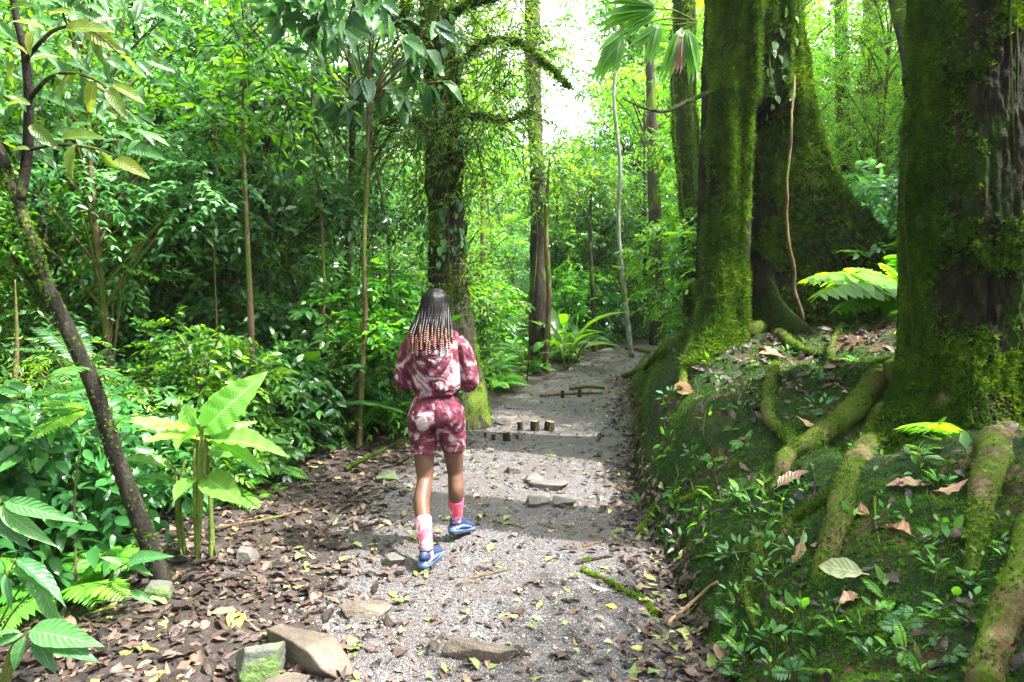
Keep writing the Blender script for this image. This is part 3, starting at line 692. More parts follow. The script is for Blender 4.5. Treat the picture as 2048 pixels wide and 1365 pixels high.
def mossy_root(parent, P, rads, matn='root_bark', moss=3600, n=60, size=.014, mossmat='moss', name='root', seed=1):
    P = spl(P, n); rads = np.interp(np.linspace(0, 1, n), np.linspace(0, 1, len(rads)), rads)
    P = P + .02 * np.stack([fbm(P[:, 0], P[:, 1], P[:, 2], 4, 2, seed + q) for q in range(3)], -1)
    V, F = tube(P, rads, 16, rough=.28, rsc=9, seed=seed)
    o = link(name, mesh(name, V - np.array(parent.location), F, M[matn]), parent)
    if moss:
        i = rng.random(moss) * (n - 1.01); i0 = i.astype(int); T, X, Y = frames(P)
        an = rng.uniform(0, 2 * math.pi, moss); D = X[i0] * np.cos(an)[:, None] + Y[i0] * np.sin(an)[:, None]
        Q = P[i0] + (P[i0 + 1] - P[i0]) * (i - i0)[:, None] + D * rads[i0][:, None] * .97
        k = (D[:, 2] > -.5) & (fbm(Q[:, 0], Q[:, 1], Q[:, 2], 5, 3, seed) + .2 * rng.normal(size=moss) + .45 * D[:, 2] > -.05)
        Q, D = Q[k], D[k]; a = Acc(); m = len(Q)
        scatter(a, TUFT, Q, nrm(D + .4 * rng.normal(size=(m, 3))), rdir(m), size * (.5 + rng.random(m)), np.clip(.5 + .3 * rng.normal(size=m), 0, 1))
        tag(link("moss", a.mesh("moss", M[mossmat], parent.location, False), o), kind='stuff')
    return o
def rootp(pix, lift): P = np.array([hit(*q) for q in pix]); P[:, 2] += lift + (.018 if lift > -.02 else 0); P[:, :2] -= (.012 if lift > -.02 else 0) * hn(P[:, 0], P[:, 1])[:, :2] * -1; return P
mossy_root(RT, np.vstack([[2.72, 4.05, 1.10], [2.48, 3.92, 1.08], rootp([(1775, 755), (1705, 830), (1655, 870), (1615, 898), (1570, 930)], .01), rootp([(1545, 985)], -.05)]), [.14, .13, .10, .072, .06, .056, .05, .03], seed=2)
mossy_root(RT, np.vstack([[2.75, 4.0, 1.0], [2.5, 3.82, .98], rootp([(1785, 835), (1735, 895), (1702, 960), (1684, 1030), (1670, 1100)], .005), rootp([(1652, 1160), (1640, 1215)], -.045)]), [.14, .12, .09, .064, .056, .054, .048, .035, .015], moss=3500, seed=3)
mossy_root(RT, rootp([(1710, 985), (1650, 1010), (1595, 1045), (1570, 1075)], .0), [.02, .028, .033, .02], moss=1200, seed=4)
mossy_root(RT, np.vstack([[2.7, 3.9, .95], [2.62, 3.62, .84], rootp([(1985, 960), (1962, 1020), (1950, 1080)], .01), rootp([(1940, 1150)], -.05)]), [.12, .10, .06, .046, .04, .02], moss=1500, seed=5)
mossy_root(RT, np.vstack([[2.75, 3.9, .9], [2.8, 3.5, .80], rootp([(2070, 1100), (2035, 1200), (1998, 1290), (1960, 1390)], .01)]), [.13, .11, .07, .055, .05, .045], 'bark_brown', 1800, seed=6)
mossy_root(RT, rootp([(1525, 1090), (1500, 1180), (1520, 1260)], -.005), [.02, .022, .015], moss=800, seed=16)

BT = empty("buttress_tree", (2.2, 6.6, 1.0), "tall buttressed tree with a dark hollow between its moss covered flanges", "tree")
BX, BY = 2.22, 6.6
def bc(z): z = np.asarray(z); return BX - .02 + .0 * z, BY + .0 * z
def lobe(th, a, w): return np.exp(-(angd(th, R(a)) / w) ** 2)
def br_(th, z):
    h = np.clip(z - 1.0, 0, 20)
    base = .345 + .04 * np.exp(-h / 2)
    r = base + .02 * np.sin(th * 7 + z * .4) + .02 * np.sin(th * 3 + 1)
    r = r + lobe(th, -18, .13 + .22 * sst(.8, 3.2, h)) * np.interp(h, [0, .5, .9, 1.1, 1.46, 1.93, 2.4, 3.4, 6], [1.6, 1.5, 1.14, .88, .57, .33, .18, .0, -.03])
    r = r + lobe(th, -47, .11) * (.85 * np.exp(-(h / .42) ** 1.5)) + lobe(th, -50, .5) * .05 * sst(2.15, 2.4, h) * (1 - sst(2.8, 4, h))
    r = r + lobe(th, -128, .34) * (.45 * np.exp(-h / .28) + .24 * np.exp(-(h / 2.6) ** 2)) + .02 * np.sin(th * 17 + np.sin(z * 1.1) * 1.2) * sst(R(-165) % 6.28, R(-120) % 6.28, th)
    r = r + lobe(th, 185, .28) * (.36 * np.exp(-h / .22) + .03 * np.exp(-(h / 1.2) ** 2))
    r = r + lobe(th, 100, .5) * .4 * np.exp(-h / .4)
    r = r - lobe(th, -66, .44) * .37 * (1 - sst(2.05, 2.35, h)) * sst(-.1, .15, h)
    r = r + .16 * np.exp(-h / .16) * np.abs(np.sin(th * 4.5 + 1)) ** 3 
    c, s_ = np.cos(th), np.sin(th)
    return np.maximum(r, .06) * (1 + .045 * fbm(c * 1.3, s_ * 1.3, z * .5, 1.8, 3, 14)) + .028 * fbm(c * 1.6, s_ * 1.6, z * .35, 8, 4, 15) + .015 * fbm(c, s_, z, 22, 3, 6) + .06 * (.35 - np.abs(fbm(c * 3, s_ * 3, z * .35, 2.5, 3, 67)))
V, F = polar_trunk(bc, .55, 10, br_, 420, 560, 1.6)
off = np.array(BT.location); link("trunk", mesh("trunk", V - off, F, M['bark_big']), BT)
a = Acc()
def m_b(th, z):
    s = lobe(th, -5, .5) * .95 + lobe(th, -112, .4) * .45 + lobe(th, 195, .3) * .3 + lobe(th, -47, .14) * .5
    s = s - lobe(th, -68, .38) * (1 - sst(3.1, 3.4, z)) * 1.8 + sst(3.2, 3.8, z) * .15 + .45 * (1 - sst(1.3, 1.9, z)) * lobe(th, -120, .6)
    return s - .18 + .7 * fbm(np.cos(th) * .5, np.sin(th) * .5, z, 3, 4, 52)
surf_moss(a, bc, br_, 150000, (.9, 4.8), m_b, .040, (R(170), R(395)))
tag(link("moss", a.mesh("moss", M['moss'], off, False), BT), kind='stuff')
mossy_root(BT, np.vstack([[2.05, 6.2, 1.25], rootp([(1545, 665), (1590, 700), (1640, 715)], .01)]), [.09, .06, .04, .02], moss=1500, seed=8)
mossy_root(BT, np.vstack([[1.78, 6.3, 1.22], rootp([(1390, 700), (1375, 740), (1365, 790)], -.01)]), [.09, .06, .045, .03], moss=1500, seed=9)
mossy_root(BT, np.vstack([rootp([(1556, 715)], -.05), rootp([(1550, 748), (1538, 790), (1540, 835), (1565, 880), (1592, 908)], .02)]), [.02, .035, .040, .040, .040, .035], moss=2600, seed=10)
mossy_root(BT, rootp([(1345, 690), (1318, 712), (1290, 740)], .0), [.06, .05, .03], moss=1200, seed=11)
mossy_root(BT, rootp([(1300, 735), (1265, 752), (1245, 757)], .02), [.045, .04, .03], moss=1200, seed=12)
mossy_root(BT, rootp([(1690, 640), (1665, 700), (1660, 730)], .02), [.03, .025, .02], moss=700, seed=13)
# dead side branch of the buttress tree and dangling root in the hollow
P = spl([at(1425, 185, 6.35), at(1380, 200, 6.25), at(1335, 222, 6.2), at(1290, 215, 6.2), at(1245, 195, 6.2)], 30)
mossy_root(BT, P, [.022, .018, .014, .009, .004], 'bark_dark', 900, 30, .014, name='branch', seed=21)
P = spl([at(1590, 150, 6.25), at(1582, 235, 6.0), at(1578, 300, 5.98), at(1572, 380, 5.97), at(1574, 450, 5.96), at(1582, 520, 5.95), at(1592, 580, 5.95), at(1606, 640, 5.9)], 40)
P = P + .02 * np.stack([fbm(P[:, 0], P[:, 1], P[:, 2], 5, 2, 9 + q) for q in range(3)], -1)
V, F = tube(P, np.linspace(.010, .015, 40), 8, rough=.35, rsc=12); c = empty("hanging_root", P[-1], "pale twisting aerial root hanging in the hollow of the buttress tree", "root")
link("stem", mesh("stem", V - P[-1], F, M['bark_brown']), c)
# creeper leaves climbing the buttress tree
def trunk_pt(cf, rf, th, z, out=.02):
    th = np.asarray(th); z = np.asarray(z); r = rf(th, z) + out; c = cf(z); return np.stack([c[0] + r * np.cos(th), c[1] + r * np.sin(th), z], -1)
c = empty("climbing_creeper", (2.55, 6.2, 2.0), "bluish green creeper of round leaves climbing the buttress tree flange", "creeper")
a = Acc(); n = 46; z = np.linspace(4.6, 2.0, n); th = R(-62) + R(50) * sst(3.6, 2.2, z) + R(13) * rng.normal(size=n)
P = trunk_pt(bc, br_, th, z, .03); D = nrm(np.stack([.5 * rng.normal(size=n), -.3 + 0 * z, -1 + 0 * z], -1)); Nn = nrm(np.stack([np.cos(th), np.sin(th), .35 + 0 * th], -1) + .25 * rng.normal(size=(n, 3)))
scatter(a, leaf_tpl(5, .85, .12, .2, 'ovate'), P, D, Nn, .05 + .055 * rng.random(n), rng.random(n) * .7)
link("leaves", a.mesh("leaves", M['leaf_mid'], c.location), c)
V, F = tube(spl(P[::5], 60), .006, 5); link("stem", mesh("stem", V - np.array(c.location), F, M['bark_brown']), c)

# crowns of the two big trees, above the picture
def limbs_crown(root, top, clumps, lr=.12, leafn=90, ls=.13, mt='leaf_mid', tpl=None, bark='bark_dark'):
    st = Acc(); a = Acc(); bl = Acc()
    for (c_, rd) in clumps:
        c_ = np.array(c_, float); tp = np.array(top, float)
        V, F = tube(spl([tp, tp * .6 + c_ * .4 + [0, 0, .3], c_], 10), np.linspace(lr, .02, 10), 8, rough=.15); bl.add(V, F)
        twigs(a, st, c_, (rd, rd, rd * .5), leafn, 5, ls, tpl or T_M)
    o = np.array(root.location)
    link("limb", bl.mesh("limb", M[bark], o), root); link("crown", a.mesh("crown", M[mt], o), root); link("twigs", st.mesh("twigs", M['bark_dark'], o), root)
limbs_crown(BT, (BX, BY, 9.3), [((BX + 1.6, BY + .3, 10.2), 1.2), ((BX - 1.8, BY + 1.2, 10.0), 1.3), ((BX + .2, BY + 2.2, 10.8), 1.4), ((BX + .1, BY - .6, 10.8), 1.0)])
limbs_crown(RT, (2.7, 4.2, 8.0), [((3.9, 4.9, 8.8), 1.0), ((2.4, 5.8, 9.2), 1.2), ((1.6, 4.9, 9.4), .9)])

# hanging vines beside the right trunk
for pix, Y, r, lab in (([(2031, -40), (2036, 200), (2032, 420), (2044, 640), (2050, 800)], 3.75, .007, "outer thin vine hanging down the bright right side of the right trunk"),
                       ([(2020, -40), (2024, 160), (2034, 380), (2038, 560), (2046, 760)], 3.72, .005, "inner thin vine hanging down the bright right side of the right trunk"),
                       ([(1812, 300), (1806, 420), (1815, 520), (1822, 640), (1820, 700)], 3.95, .006, "thin dark vine hanging along the left side of the right trunk")):
    P = spl([at(px, py, Y) for px, py in pix], 50); P += .012 * np.stack([fbm(P[:, 0], P[:, 1], P[:, 2], 3, 2, 9 + q) for q in range(3)], -1)
    V, F = tube(P, r, 6, rough=.3, rsc=20); c = empty("hanging_vine", P[-1], lab, "vine"); link("stem", mesh("stem", V - P[-1], F, M['bark_moss']), c)

# ------------------------------------------------------------------ other trees placed one by one
def line_tree(name, label, pix, Y, rads, barkm='bark_dark', group=None, n=60, rough=.12, moss=0, cat="tree", nseg=14, base_fix=True, msz=.02, Ys=None):
    P = np.array([at(px, py, Y if Ys is None else Ys[q]) for q, (px, py) in enumerate(pix)])
    if base_fix: P[-1, 2] = min(P[-1, 2], float(H(P[-1, 0], P[-1, 1]))) - .05
    root = empty(name, P[-1] + [0, 0, .05], label, cat, group)
    Q = spl(P, n); rads = np.interp(np.linspace(0, 1, n), np.linspace(0, 1, len(rads)), rads)
    V, F = tube(Q, rads, nseg, rough=rough, rsc=7, seed=int(pix[0][0])); link("trunk", mesh("trunk", V - np.array(root.location), F, M[barkm]), root)
    if moss:
        i = rng.random(moss) * (n - 1.01); i0 = i.astype(int); T, X, Yv = frames(Q)
        an = rng.uniform(0, 2 * math.pi, moss); D = X[i0] * np.cos(an)[:, None] + Yv[i0] * np.sin(an)[:, None]
        q = Q[i0] + (Q[i0 + 1] - Q[i0]) * (i - i0)[:, None] + D * rads[i0][:, None] * .95
        k = fbm(q[:, 0], q[:, 1], q[:, 2], 3, 3, 4) + .2 * rng.normal(size=moss) > -.05; q, D = q[k], D[k]; a = Acc()
        scatter(a, TUFT, q, nrm(D + .4 * rng.normal(size=D.shape) + [0, 0, -.3]), rdir(len(q)), msz * (.5 + rng.random(len(q))), np.clip(.5 + .3 * rng.normal(size=len(q)), 0, 1))
        tag(link("moss", a.mesh("moss", M['moss'], root.location, False), root), kind='stuff')
    return root, Q
def add_limb(root, P, r0, r1, bm='bark_dark', n=24, name='branch', rough=.15):
    Q = spl(P, n); V, F = tube(Q, np.linspace(r0, r1, n), 8, rough=rough, rsc=10); link(name, mesh(name, V - np.array(root.location), F, M[bm]), root); return Q
def add_crown(root, blobs, K, ls, tpl, mt, droop=.3, flat=.55, tl=.45, name='crown', opp=True, vb=.5, up=.8):
    a = Acc(); st = Acc()
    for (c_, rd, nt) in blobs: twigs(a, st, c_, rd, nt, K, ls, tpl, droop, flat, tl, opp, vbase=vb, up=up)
    link(name, a.mesh(name, M[mt], root.location), root); link("twigs", st.mesh("twigs", M['bark_dark'], root.location), root)

# leaning tree, left foreground
LT, Q = line_tree("leaning_tree", "slanting mossy tree leaning left out of the litter in the left foreground",
    [(5, 330), (35, 395), (62, 480), (88, 555), (150, 690), (190, 780), (238, 930), (290, 1070), (345, 1215)], 3.5,
    [.024, .028, .026, .026, .030, .034, .040, .046, .056], 'bark_bare', n=90, rough=.3, moss=5500, msz=.013, Ys=[3.1, 3.1, 3.1, 3.15, 3.2, 3.25, 3.35, 3.45, 3.55])
add_limb(LT, [at(40, 400, 3.1), at(52, 330, 3.1), at(58, 230, 3.05), at(52, 120, 3.0), at(30, 20, 2.95), at(10, -120, 2.9)], .024, .012, 'bark_bare')
add_limb(LT, [at(10, 340, 3.1), at(-20, 260, 3.1), at(-60, 100, 3.1), at(-80, -100, 3.1)], .03, .02, 'bark_bare')
add_limb(LT, [at(56, 200, 3.05), at(110, 150, 2.9), at(190, 160, 2.8), at(270, 230, 2.75)], .010, .003)
add_limb(LT, [at(50, 120, 3.0), at(110, 60, 2.9), at(180, 60, 2.8), at(240, 110, 2.75)], .010, .003)
add_limb(LT, [at(58, 300, 3.05), at(120, 290, 2.95), at(200, 300, 2.9), at(260, 330, 2.85)], .008, .003)
a = Acc()
def leafset(a, Y, tpl, vb, spec, Yj=.15):
    """spec rows: base px,py, tip px,py ; Y distance"""
    for (x0, y0, x1, y1) in spec:
        yy = Y + rs.uniform(-Yj, Yj); p0 = at(x0, y0, yy); p1 = at(x1, y1, yy - rs.uniform(-.08, .12)); d = p1 - p0; L_ = np.linalg.norm(d)
        N = nrm(np.array([rs.uniform(-.5, .5), -rs.uniform(.2, 1.1), rs.uniform(.3, 1.0)]))
        L_ = L_ * .78; scatter(a, tpl, p0[None], d[None], N[None], np.array([L_]), np.array([np.clip(vb + rs.uniform(-.3, .3), 0, 1)]))
leafset(a, 2.75, T_B, .65, [(55, 110, 8, 60), (60, 125, 130, 90), (110, 150, 180, 190), (150, 150, 235, 175), (90, 60, 10, 20), (130, 60, 235, 40), (170, 60, 250, 100), (190, 160, 165, 245), (215, 175, 255, 240), (60, 210, 0, 180), (120, 90, 190, 130), (60, 250, 120, 300), (120, 280, 210, 250), (150, 290, 120, 370), (200, 300, 245, 360), (230, 320, 300, 345), (60, 300, 5, 290), (20, 20, 70, -10), (200, 60, 180, 130), (240, 110, 300, 150), (140, 150, 90, 215), (30, 120, 5, 190), (100, 30, 150, 5), (70, 60, 40, 110), (225, 170, 300, 200), (180, 60, 240, 10)])
link("crown", a.mesh("crown", M['leaf_olive'], LT.location), LT)
a = Acc(); sp = []
for q in range(190):
    x0 = rs.uniform(-30, 310); y0 = rs.uniform(-40, 300); an = rs.uniform(-.4, 3.4); l = rs.uniform(40, 75); sp.append((x0, y0, x0 + l * math.cos(an), y0 + l * math.sin(an) * .7))
leafset(a, 3.3, T_B, .5, sp, .3); link("crown", a.mesh("crown", M['leaf_big'], LT.location), LT)

# slender tree with big dark leaves
ST, Q = line_tree("slender_tree", "slender tree with a mop of large dark leaves left above the woman", [(737, 205), (735, 350), (728, 480), (730, 640), (722, 780), (718, 900)], 6.6, [.018, .02, .022, .024, .028, .034], 'bark_brown', rough=.15, moss=900, msz=.015)
a = Acc(); st = Acc()
for q in range(30):
    an = q * 2.4; c0 = at(735, 205, 6.6); ln = rs.uniform(.15, .85)
    e = c0 + np.array([math.cos(an) * ln, math.sin(an) * ln * .7, rs.uniform(-.05, .75)])
    V, F = tube(spl([c0, (c0 + e) / 2 + [0, 0, .05], e], 8), np.linspace(.01, .005, 8), 5); st.add(V, F)
    m = 6; D = np.stack([np.cos(an + rng.normal(size=m) * 1.1), np.sin(an + rng.normal(size=m) * 1.1), -.5 - .5 * rng.random(m)], -1)
    scatter(a, T_B, np.repeat(e[None], m, 0), D, nrm(rng.normal(size=(m, 3)) * .4 + [0, -.5, 1]), .20 + .11 * rng.random(m), rng.random(m), sx=1.25)
place(a, st, ST, "crown", M['leaf_big'], M['bark_brown'])

# tree behind the woman
CT, Q = line_tree("vine_clad_tree", "big vine clad tree rising straight behind the woman", [(868, -260), (872, 0), (885, 180), (888, 330), (892, 480), (900, 620), (918, 740), (932, 850)], 8.0, [.16, .18, .20, .21, .22, .24, .27, .34], 'bark_dark', rough=.2, moss=9000, msz=.03, n=90)
add_limb(CT, [at(905, 420, 7.9), at(918, 330, 7.8), at(910, 250, 7.8), at(925, 190, 7.8)], .07, .04, 'bark_moss')
for pix, r0 in (([(900, 150), (960, 95), (1030, 85), (1090, 130), (1140, 180)], .022), ([(880, 90), (830, 60), (780, 30), (740, -30)], .04), ([(880, 60), (920, 20), (980, 0), (1040, -30)], .04), ([(885, 200), (850, 120), (815, 60), (810, -20)], .035), ([(900, 240), (960, 235), (1010, 245), (1055, 230)], .02), ([(875, 260), (810, 240), (760, 250)], .02)):
    mossy_root(CT, [at(px, py, 7.9 - .15 * q) for q, (px, py) in enumerate(pix)], [r0, r0 * .7, r0 * .4], 'bark_moss', 2600, 30, .05, name='branch', seed=int(r0 * 1000))
add_crown(CT, [(at(820, 60, 7.9), (.9, .7, .5), 150), (at(960, 230, 7.6), (.85, .6, .45), 170), (at(1010, 110, 7.8), (.7, .6, .4), 110), (at(800, 250, 8.0), (.6, .5, .5), 120), (at(1040, 20, 8), (.5, .6, .4), 50), (at(900, -60, 8), (1.2, 1, .5), 130), (at(860, 400, 7.8), (.35, .3, .5), 40), (at(935, 330, 7.7), (.35, .3, .4), 40), (at(925, 560, 7.7), (.25, .25, .4), 30)], 6, .085, T_L, 'leaf_yellow', tl=.5)
cc = empty("climbing_vine", at(895, 500, 7.7), "climber with heart shaped blue green leaves on the trunk behind the woman", "vine")
a = Acc(); n = 150; zz = rng.uniform(1.9, 5.2, n); i = np.clip(((5.8 - zz) / 5.8 * 89), 0, 88).astype(int); order = np.argsort(np.abs(Q[:, 2][None] - zz[:, None]), axis=1)[:, 0]
an = rng.uniform(math.pi * .95, math.pi * 2.05, n); P = Q[order] + np.stack([np.cos(an), np.sin(an), 0 * an], -1) * (.25 + .12 * rng.random(n))[:, None]; P[:, 2] = zz
scatter(a, T_W, P, np.stack([np.cos(an) * .4, np.sin(an) * .4 - .2, -1 + 0 * an], -1), np.stack([np.cos(an), np.sin(an), .4 + 0 * an], -1), .06 + .10 * rng.random(n) ** 1.5, rng.random(n), sx=1.15)
link("leaves", a.mesh("leaves", M['leaf_blue'], cc.location), cc)
V, F = tube(Q[10:80] + [0.05, -.24, 0], .012, 6, rough=.3); link("stem", mesh("stem", V - np.array(cc.location), F, M['bark_brown']), cc)

# mossy trunk left of the buttress tree
MT, Q = line_tree("mossy_tree", "straight moss draped trunk just left of the buttress tree", [(1362, -260), (1368, 0), (1370, 200), (1380, 380), (1392, 520), (1400, 640)], 8.8, [.12, .135, .14, .15, .17, .2], 'bark_moss', rough=.14, moss=9000, msz=.03)
for dx in (-20, 8, 22):
    P = spl([at(1362 + dx, 60, 8.55), at(1370 + dx * 1.2, 260, 8.5), at(1385 + dx, 430, 8.5), at(1400 + dx, 600, 8.5)], 40); P += .03 * np.stack([fbm(P[:, 0] + dx, P[:, 1], P[:, 2], 2, 2, 9 + q) for q in range(3)], -1)
    mossy_root(MT, P, [.014, .018, .014], 'bark_moss', 1400, 40, .028, name='hanging_moss', seed=dx + 60)
tall = [("forest_tree", "dark straight tree trunk on the left side of the sky gap", [(1062, -200), (1066, 100), (1072, 300), (1078, 450), (1076, 690)], 13, [.15, .14, .14, .16, .2], 'bark_dark'),
        ("pale_tree", "thin whitish tree trunk standing beside the far path bend", [(1218, -250), (1233, 60), (1228, 200), (1240, 330), (1237, 460), (1248, 580), (1264, 700)], 14.5, [.03, .035, .04, .048, .06], 'bark_pale'),
        ("forest_tree", "dark trunk behind the far path bend right of the whitish tree", [(1290, -120), (1300, 120), (1306, 330), (1312, 500), (1316, 700)], 17, [.09, .11, .14, .17, .21], 'bark_dark'),
        ("forest_tree", "thick trunk veiled by leaves in the upper left quarter", [(470, -200), (478, 60), (480, 220), (478, 420), (480, 740)], 11.5, [.17, .19, .2, .22, .26], 'bark_dark'),
        ("forest_tree", "crooked dark tree curving up left of the thin sapling", [(300, 130), (318, 215), (305, 300), (340, 350), (400, 420), (440, 520), (480, 640), (500, 760)], 7.2, [.04, .05, .055, .06, .06, .065, .07, .09], 'bark_dark'),
        ("thin_tree", "thin straight dark sapling in front of the thick leaf veiled trunk", [(488, 60), (486, 250), (492, 420), (500, 600), (505, 760), (498, 960)], 5.6, [.012, .016, .02, .024, .028, .034], 'bark_brown'),
        ("forest_tree", "dark trunk between the two big trees, nearer the buttress tree", [(1680, -80), (1684, 120), (1688, 280), (1692, 420), (1700, 520)], 11, [.09, .1, .11, .13, .15], 'bark_dark'),
        ("forest_tree", "thicker dark trunk between the two big trees, nearer the right tree", [(1744, -200), (1746, 80), (1750, 260), (1752, 500)], 12.5, [.16, .17, .18, .22], 'bark_dark'),
        ("forest_tree", "dark trunk leaning out behind the top of the right tree", [(1770, -120), (1802, 30), (1830, 160), (1850, 400), (1850, 560)], 7.5, [.09, .09, .1, .11, .12], 'bark_dark'),
        ("thin_tree", "thin trunk left of the dark trunk beside the sky gap", [(960, 240), (965, 420), (968, 600), (975, 760)], 12, [.04, .05, .05, .06], 'bark_brown'),
        ("thin_tree", "twisted thin trunk right of the trunk beside the sky gap", [(1100, 300), (1092, 450), (1098, 600), (1090, 700)], 12.5, [.04, .05, .05, .06], 'bark_brown'),
        ("thin_tree", "thin dark sapling in the thicket left of the thin whitish tree", [(1184, 330), (1180, 480), (1186, 600), (1190, 690)], 15.5, [.04, .05, .05, .07], 'bark_dark'),
        ("thin_tree", "dark sapling on the far left edge of the thicket", [(30, 560), (34, 700), (28, 850), (40, 1020)], 4.6, [.012, .016, .018, .02], 'bark_brown'),
        ("thin_tree", "thin stem standing between the leaning tree and the tall leafy plant", [(165, 860), (150, 980), (150, 1080), (155, 1265)], 3.35, [.005, .006, .006, .007], 'bark_brown'),
        ("thin_tree", "thin leaning trunk in the thicket above the tall leafy plant", [(560, 500), (600, 610), (640, 720), (670, 880)], 7.5, [.03, .035, .04, .045], 'bark_dark')]
for q in range(26):
    px = rs.uniform(20, 1180); Y = rs.uniform(5.6, 12); x_ = (px - 1024) / 1365.33 * Y
    if abs(px - 890) < 60 or (x_ > xl(Y) - .8 and Y < 11): continue
    ln = rs.uniform(-60, 60); py0 = rs.uniform(-60, 200); g_ = 570 + 1365 * 1.6 / Y
    P = spl([at(px + ln, py0, Y), at(px + ln * .5 + rs.uniform(-25, 25), 300, Y), at(px + rs.uniform(-20, 20), 480, Y), at(px, g_, Y)], 40); P += .05 * np.stack([fbm(P[:, 0], P[:, 1], P[:, 2] + q, 1.2, 2, 9 + s_) for s_ in range(3)], -1)
    V, F = tube(P, rs.uniform(.007, .02), 6, rough=.3, rsc=9); c = empty("liana", P[-1], "thin liana hanging down through the thicket on the left", "vine", "lianas in the left thicket"); link("stem", mesh("stem", V - P[-1], F, M['bark_brown'] if q % 2 else M['bark_dark']), c)
for nm, lab, pix, Y, rads, bm in tall:
    if pix[0][1] > 0: rads = [rads[0] * .3] + rads
    tr, Q = line_tree(nm, lab, pix, Y, rads, bm, rough=.12)
    if pix[0][1] > 0 and Y > 5:
        t_ = Q[0]; add_crown(tr, [(t_ + [0, 0, -.1], (.45, .45, .35), 40), (t_ + [.3, .1, -.5], (.35, .35, .3), 22), (t_ + [-.3, 0, -.7], (.35, .35, .3), 22)], 5, .10, T_M, 'leaf_mid')
# dark leaves hanging in from above, left of the slender tree
ob = empty("overhanging_branch", at(640, -60, 5.2), "dark leafy branch hanging into the picture left of the sky at the top", "branch"); a = Acc(); st = Acc()
for x0, y0, x1, y1 in ((640, -60, 560, 60), (640, -60, 620, 90), (600, -40, 540, 30), (720, -80, 760, 50), (720, -80, 690, 60)):
    P = spl([at(x0, y0, 5.2), at((x0 + x1) / 2 + 10, (y0 + y1) / 2 - 15, 5.15), at(x1, y1, 5.1)], 12); V, F = tube(P, np.linspace(.012, .004, 12), 5); st.add(V, F)
    m = 26; i = rng.integers(3, 12, m); scatter(a, T_B, P[i] + .05 * rng.normal(size=(m, 3)), rdir(m, -.7), rdir(m, 1.2), .13 + .10 * rng.random(m), rng.random(m), sx=1.2)
place(a, st, ob, "leaves", M['leaf_big'], M['bark_dark'])
# ------------------------------------------------------------------ forest: prototypes, then copies
def proto_tree(name, h, tr, clumps, K, ls, tpl, mt, barkm, seed, tl=.5, droop=.3, opp=True, lean=.2):
    global rng
    rng = np.random.default_rng(seed); r2 = random.Random(seed)
    root = empty(name, (0, 0, 0))
    top = np.array([r2.uniform(-lean, lean), r2.uniform(-lean, lean), h * .93])
    P = spl([(0, 0, -.3), top * [.2, .2, .25] + [r2.uniform(-.1, .1), 0, 0], top * [.7, .7, .6], top], 30)
    tk = Acc(); V, F = tube(P, np.linspace(tr, tr * .3, 30), 10, rough=.15, rsc=6, seed=seed); tk.add(V, F)
    a = Acc(); st = Acc()
    for (z, rad, hr, cr, nt) in clumps:
        for q in range(nt):
            an = r2.uniform(0, 6.28); rr = rad * math.sqrt(r2.random()); c_ = np.array([math.cos(an) * rr, math.sin(an) * rr, z + r2.uniform(-hr, hr)])
            i = int(np.clip((c_[2] - .5) / h * 30, 3, 28)); c_[:2] += P[i][:2]
            V, F = tube(spl([P[i], (P[i] + c_) / 2 + [0, 0, .12], c_], 7), np.linspace(tr * .3, .012, 7), 5, cap=False); tk.add(V, F)
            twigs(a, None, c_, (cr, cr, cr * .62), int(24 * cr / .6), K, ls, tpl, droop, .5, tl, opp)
    link("trunk", tk.mesh("trunk", M[barkm]), root); link("crown", a.mesh("crown", M[mt]), root)
    return root
PT = {}
PT['tall'] = [proto_tree("forest_tree", 13, .16, [(6.5, 2.2, 1.5, .9, 9), (9, 2.8, 1.5, 1.1, 12), (11.5, 2.2, 1.2, 1.0, 9), (4, 1.5, 1, .6, 3)], 5, .17, T_S, 'leaf_mid', 'bark_dark', 101),
              proto_tree("forest_tree", 12, .13, [(5, 1.8, 1.6, .8, 8), (8, 2.3, 1.6, 1.0, 11), (10.5, 2.0, 1.3, .9, 9)], 7, .13, T_SN, 'leaf_yellow', 'bark_brown', 102)]
PT['mid'] = [proto_tree("forest_tree", 6.5, .07, [(2.2, 1.0, .7, .5, 8), (3.8, 1.5, .9, .6, 14), (5.5, 1.3, .8, .6, 12)], 5, .11, T_S, 'leaf_mid', 'bark_dark', 103),
             proto_tree("forest_tree", 6, .06, [(2, .9, .7, .5, 7), (3.6, 1.3, .9, .6, 12), (5.2, 1.1, .7, .6, 9)], 8, .075, T_SN, 'leaf_yellow', 'bark_brown', 104, droop=.15),
             proto_tree("forest_tree", 5.5, .06, [(1.6, .9, .6, .5, 6), (3.2, 1.2, .8, .6, 10), (4.7, 1.0, .6, .55, 8)], 4, .16, T_S, 'leaf_dark', 'bark_dark', 105, tl=.4),
             proto_tree("forest_tree", 6.8, .06, [(2.6, 1.1, .8, .5, 8), (4.4, 1.4, .9, .6, 12), (6, 1.2, .6, .6, 9)], 6, .10, T_S, 'leaf_blue', 'bark_brown', 106)]
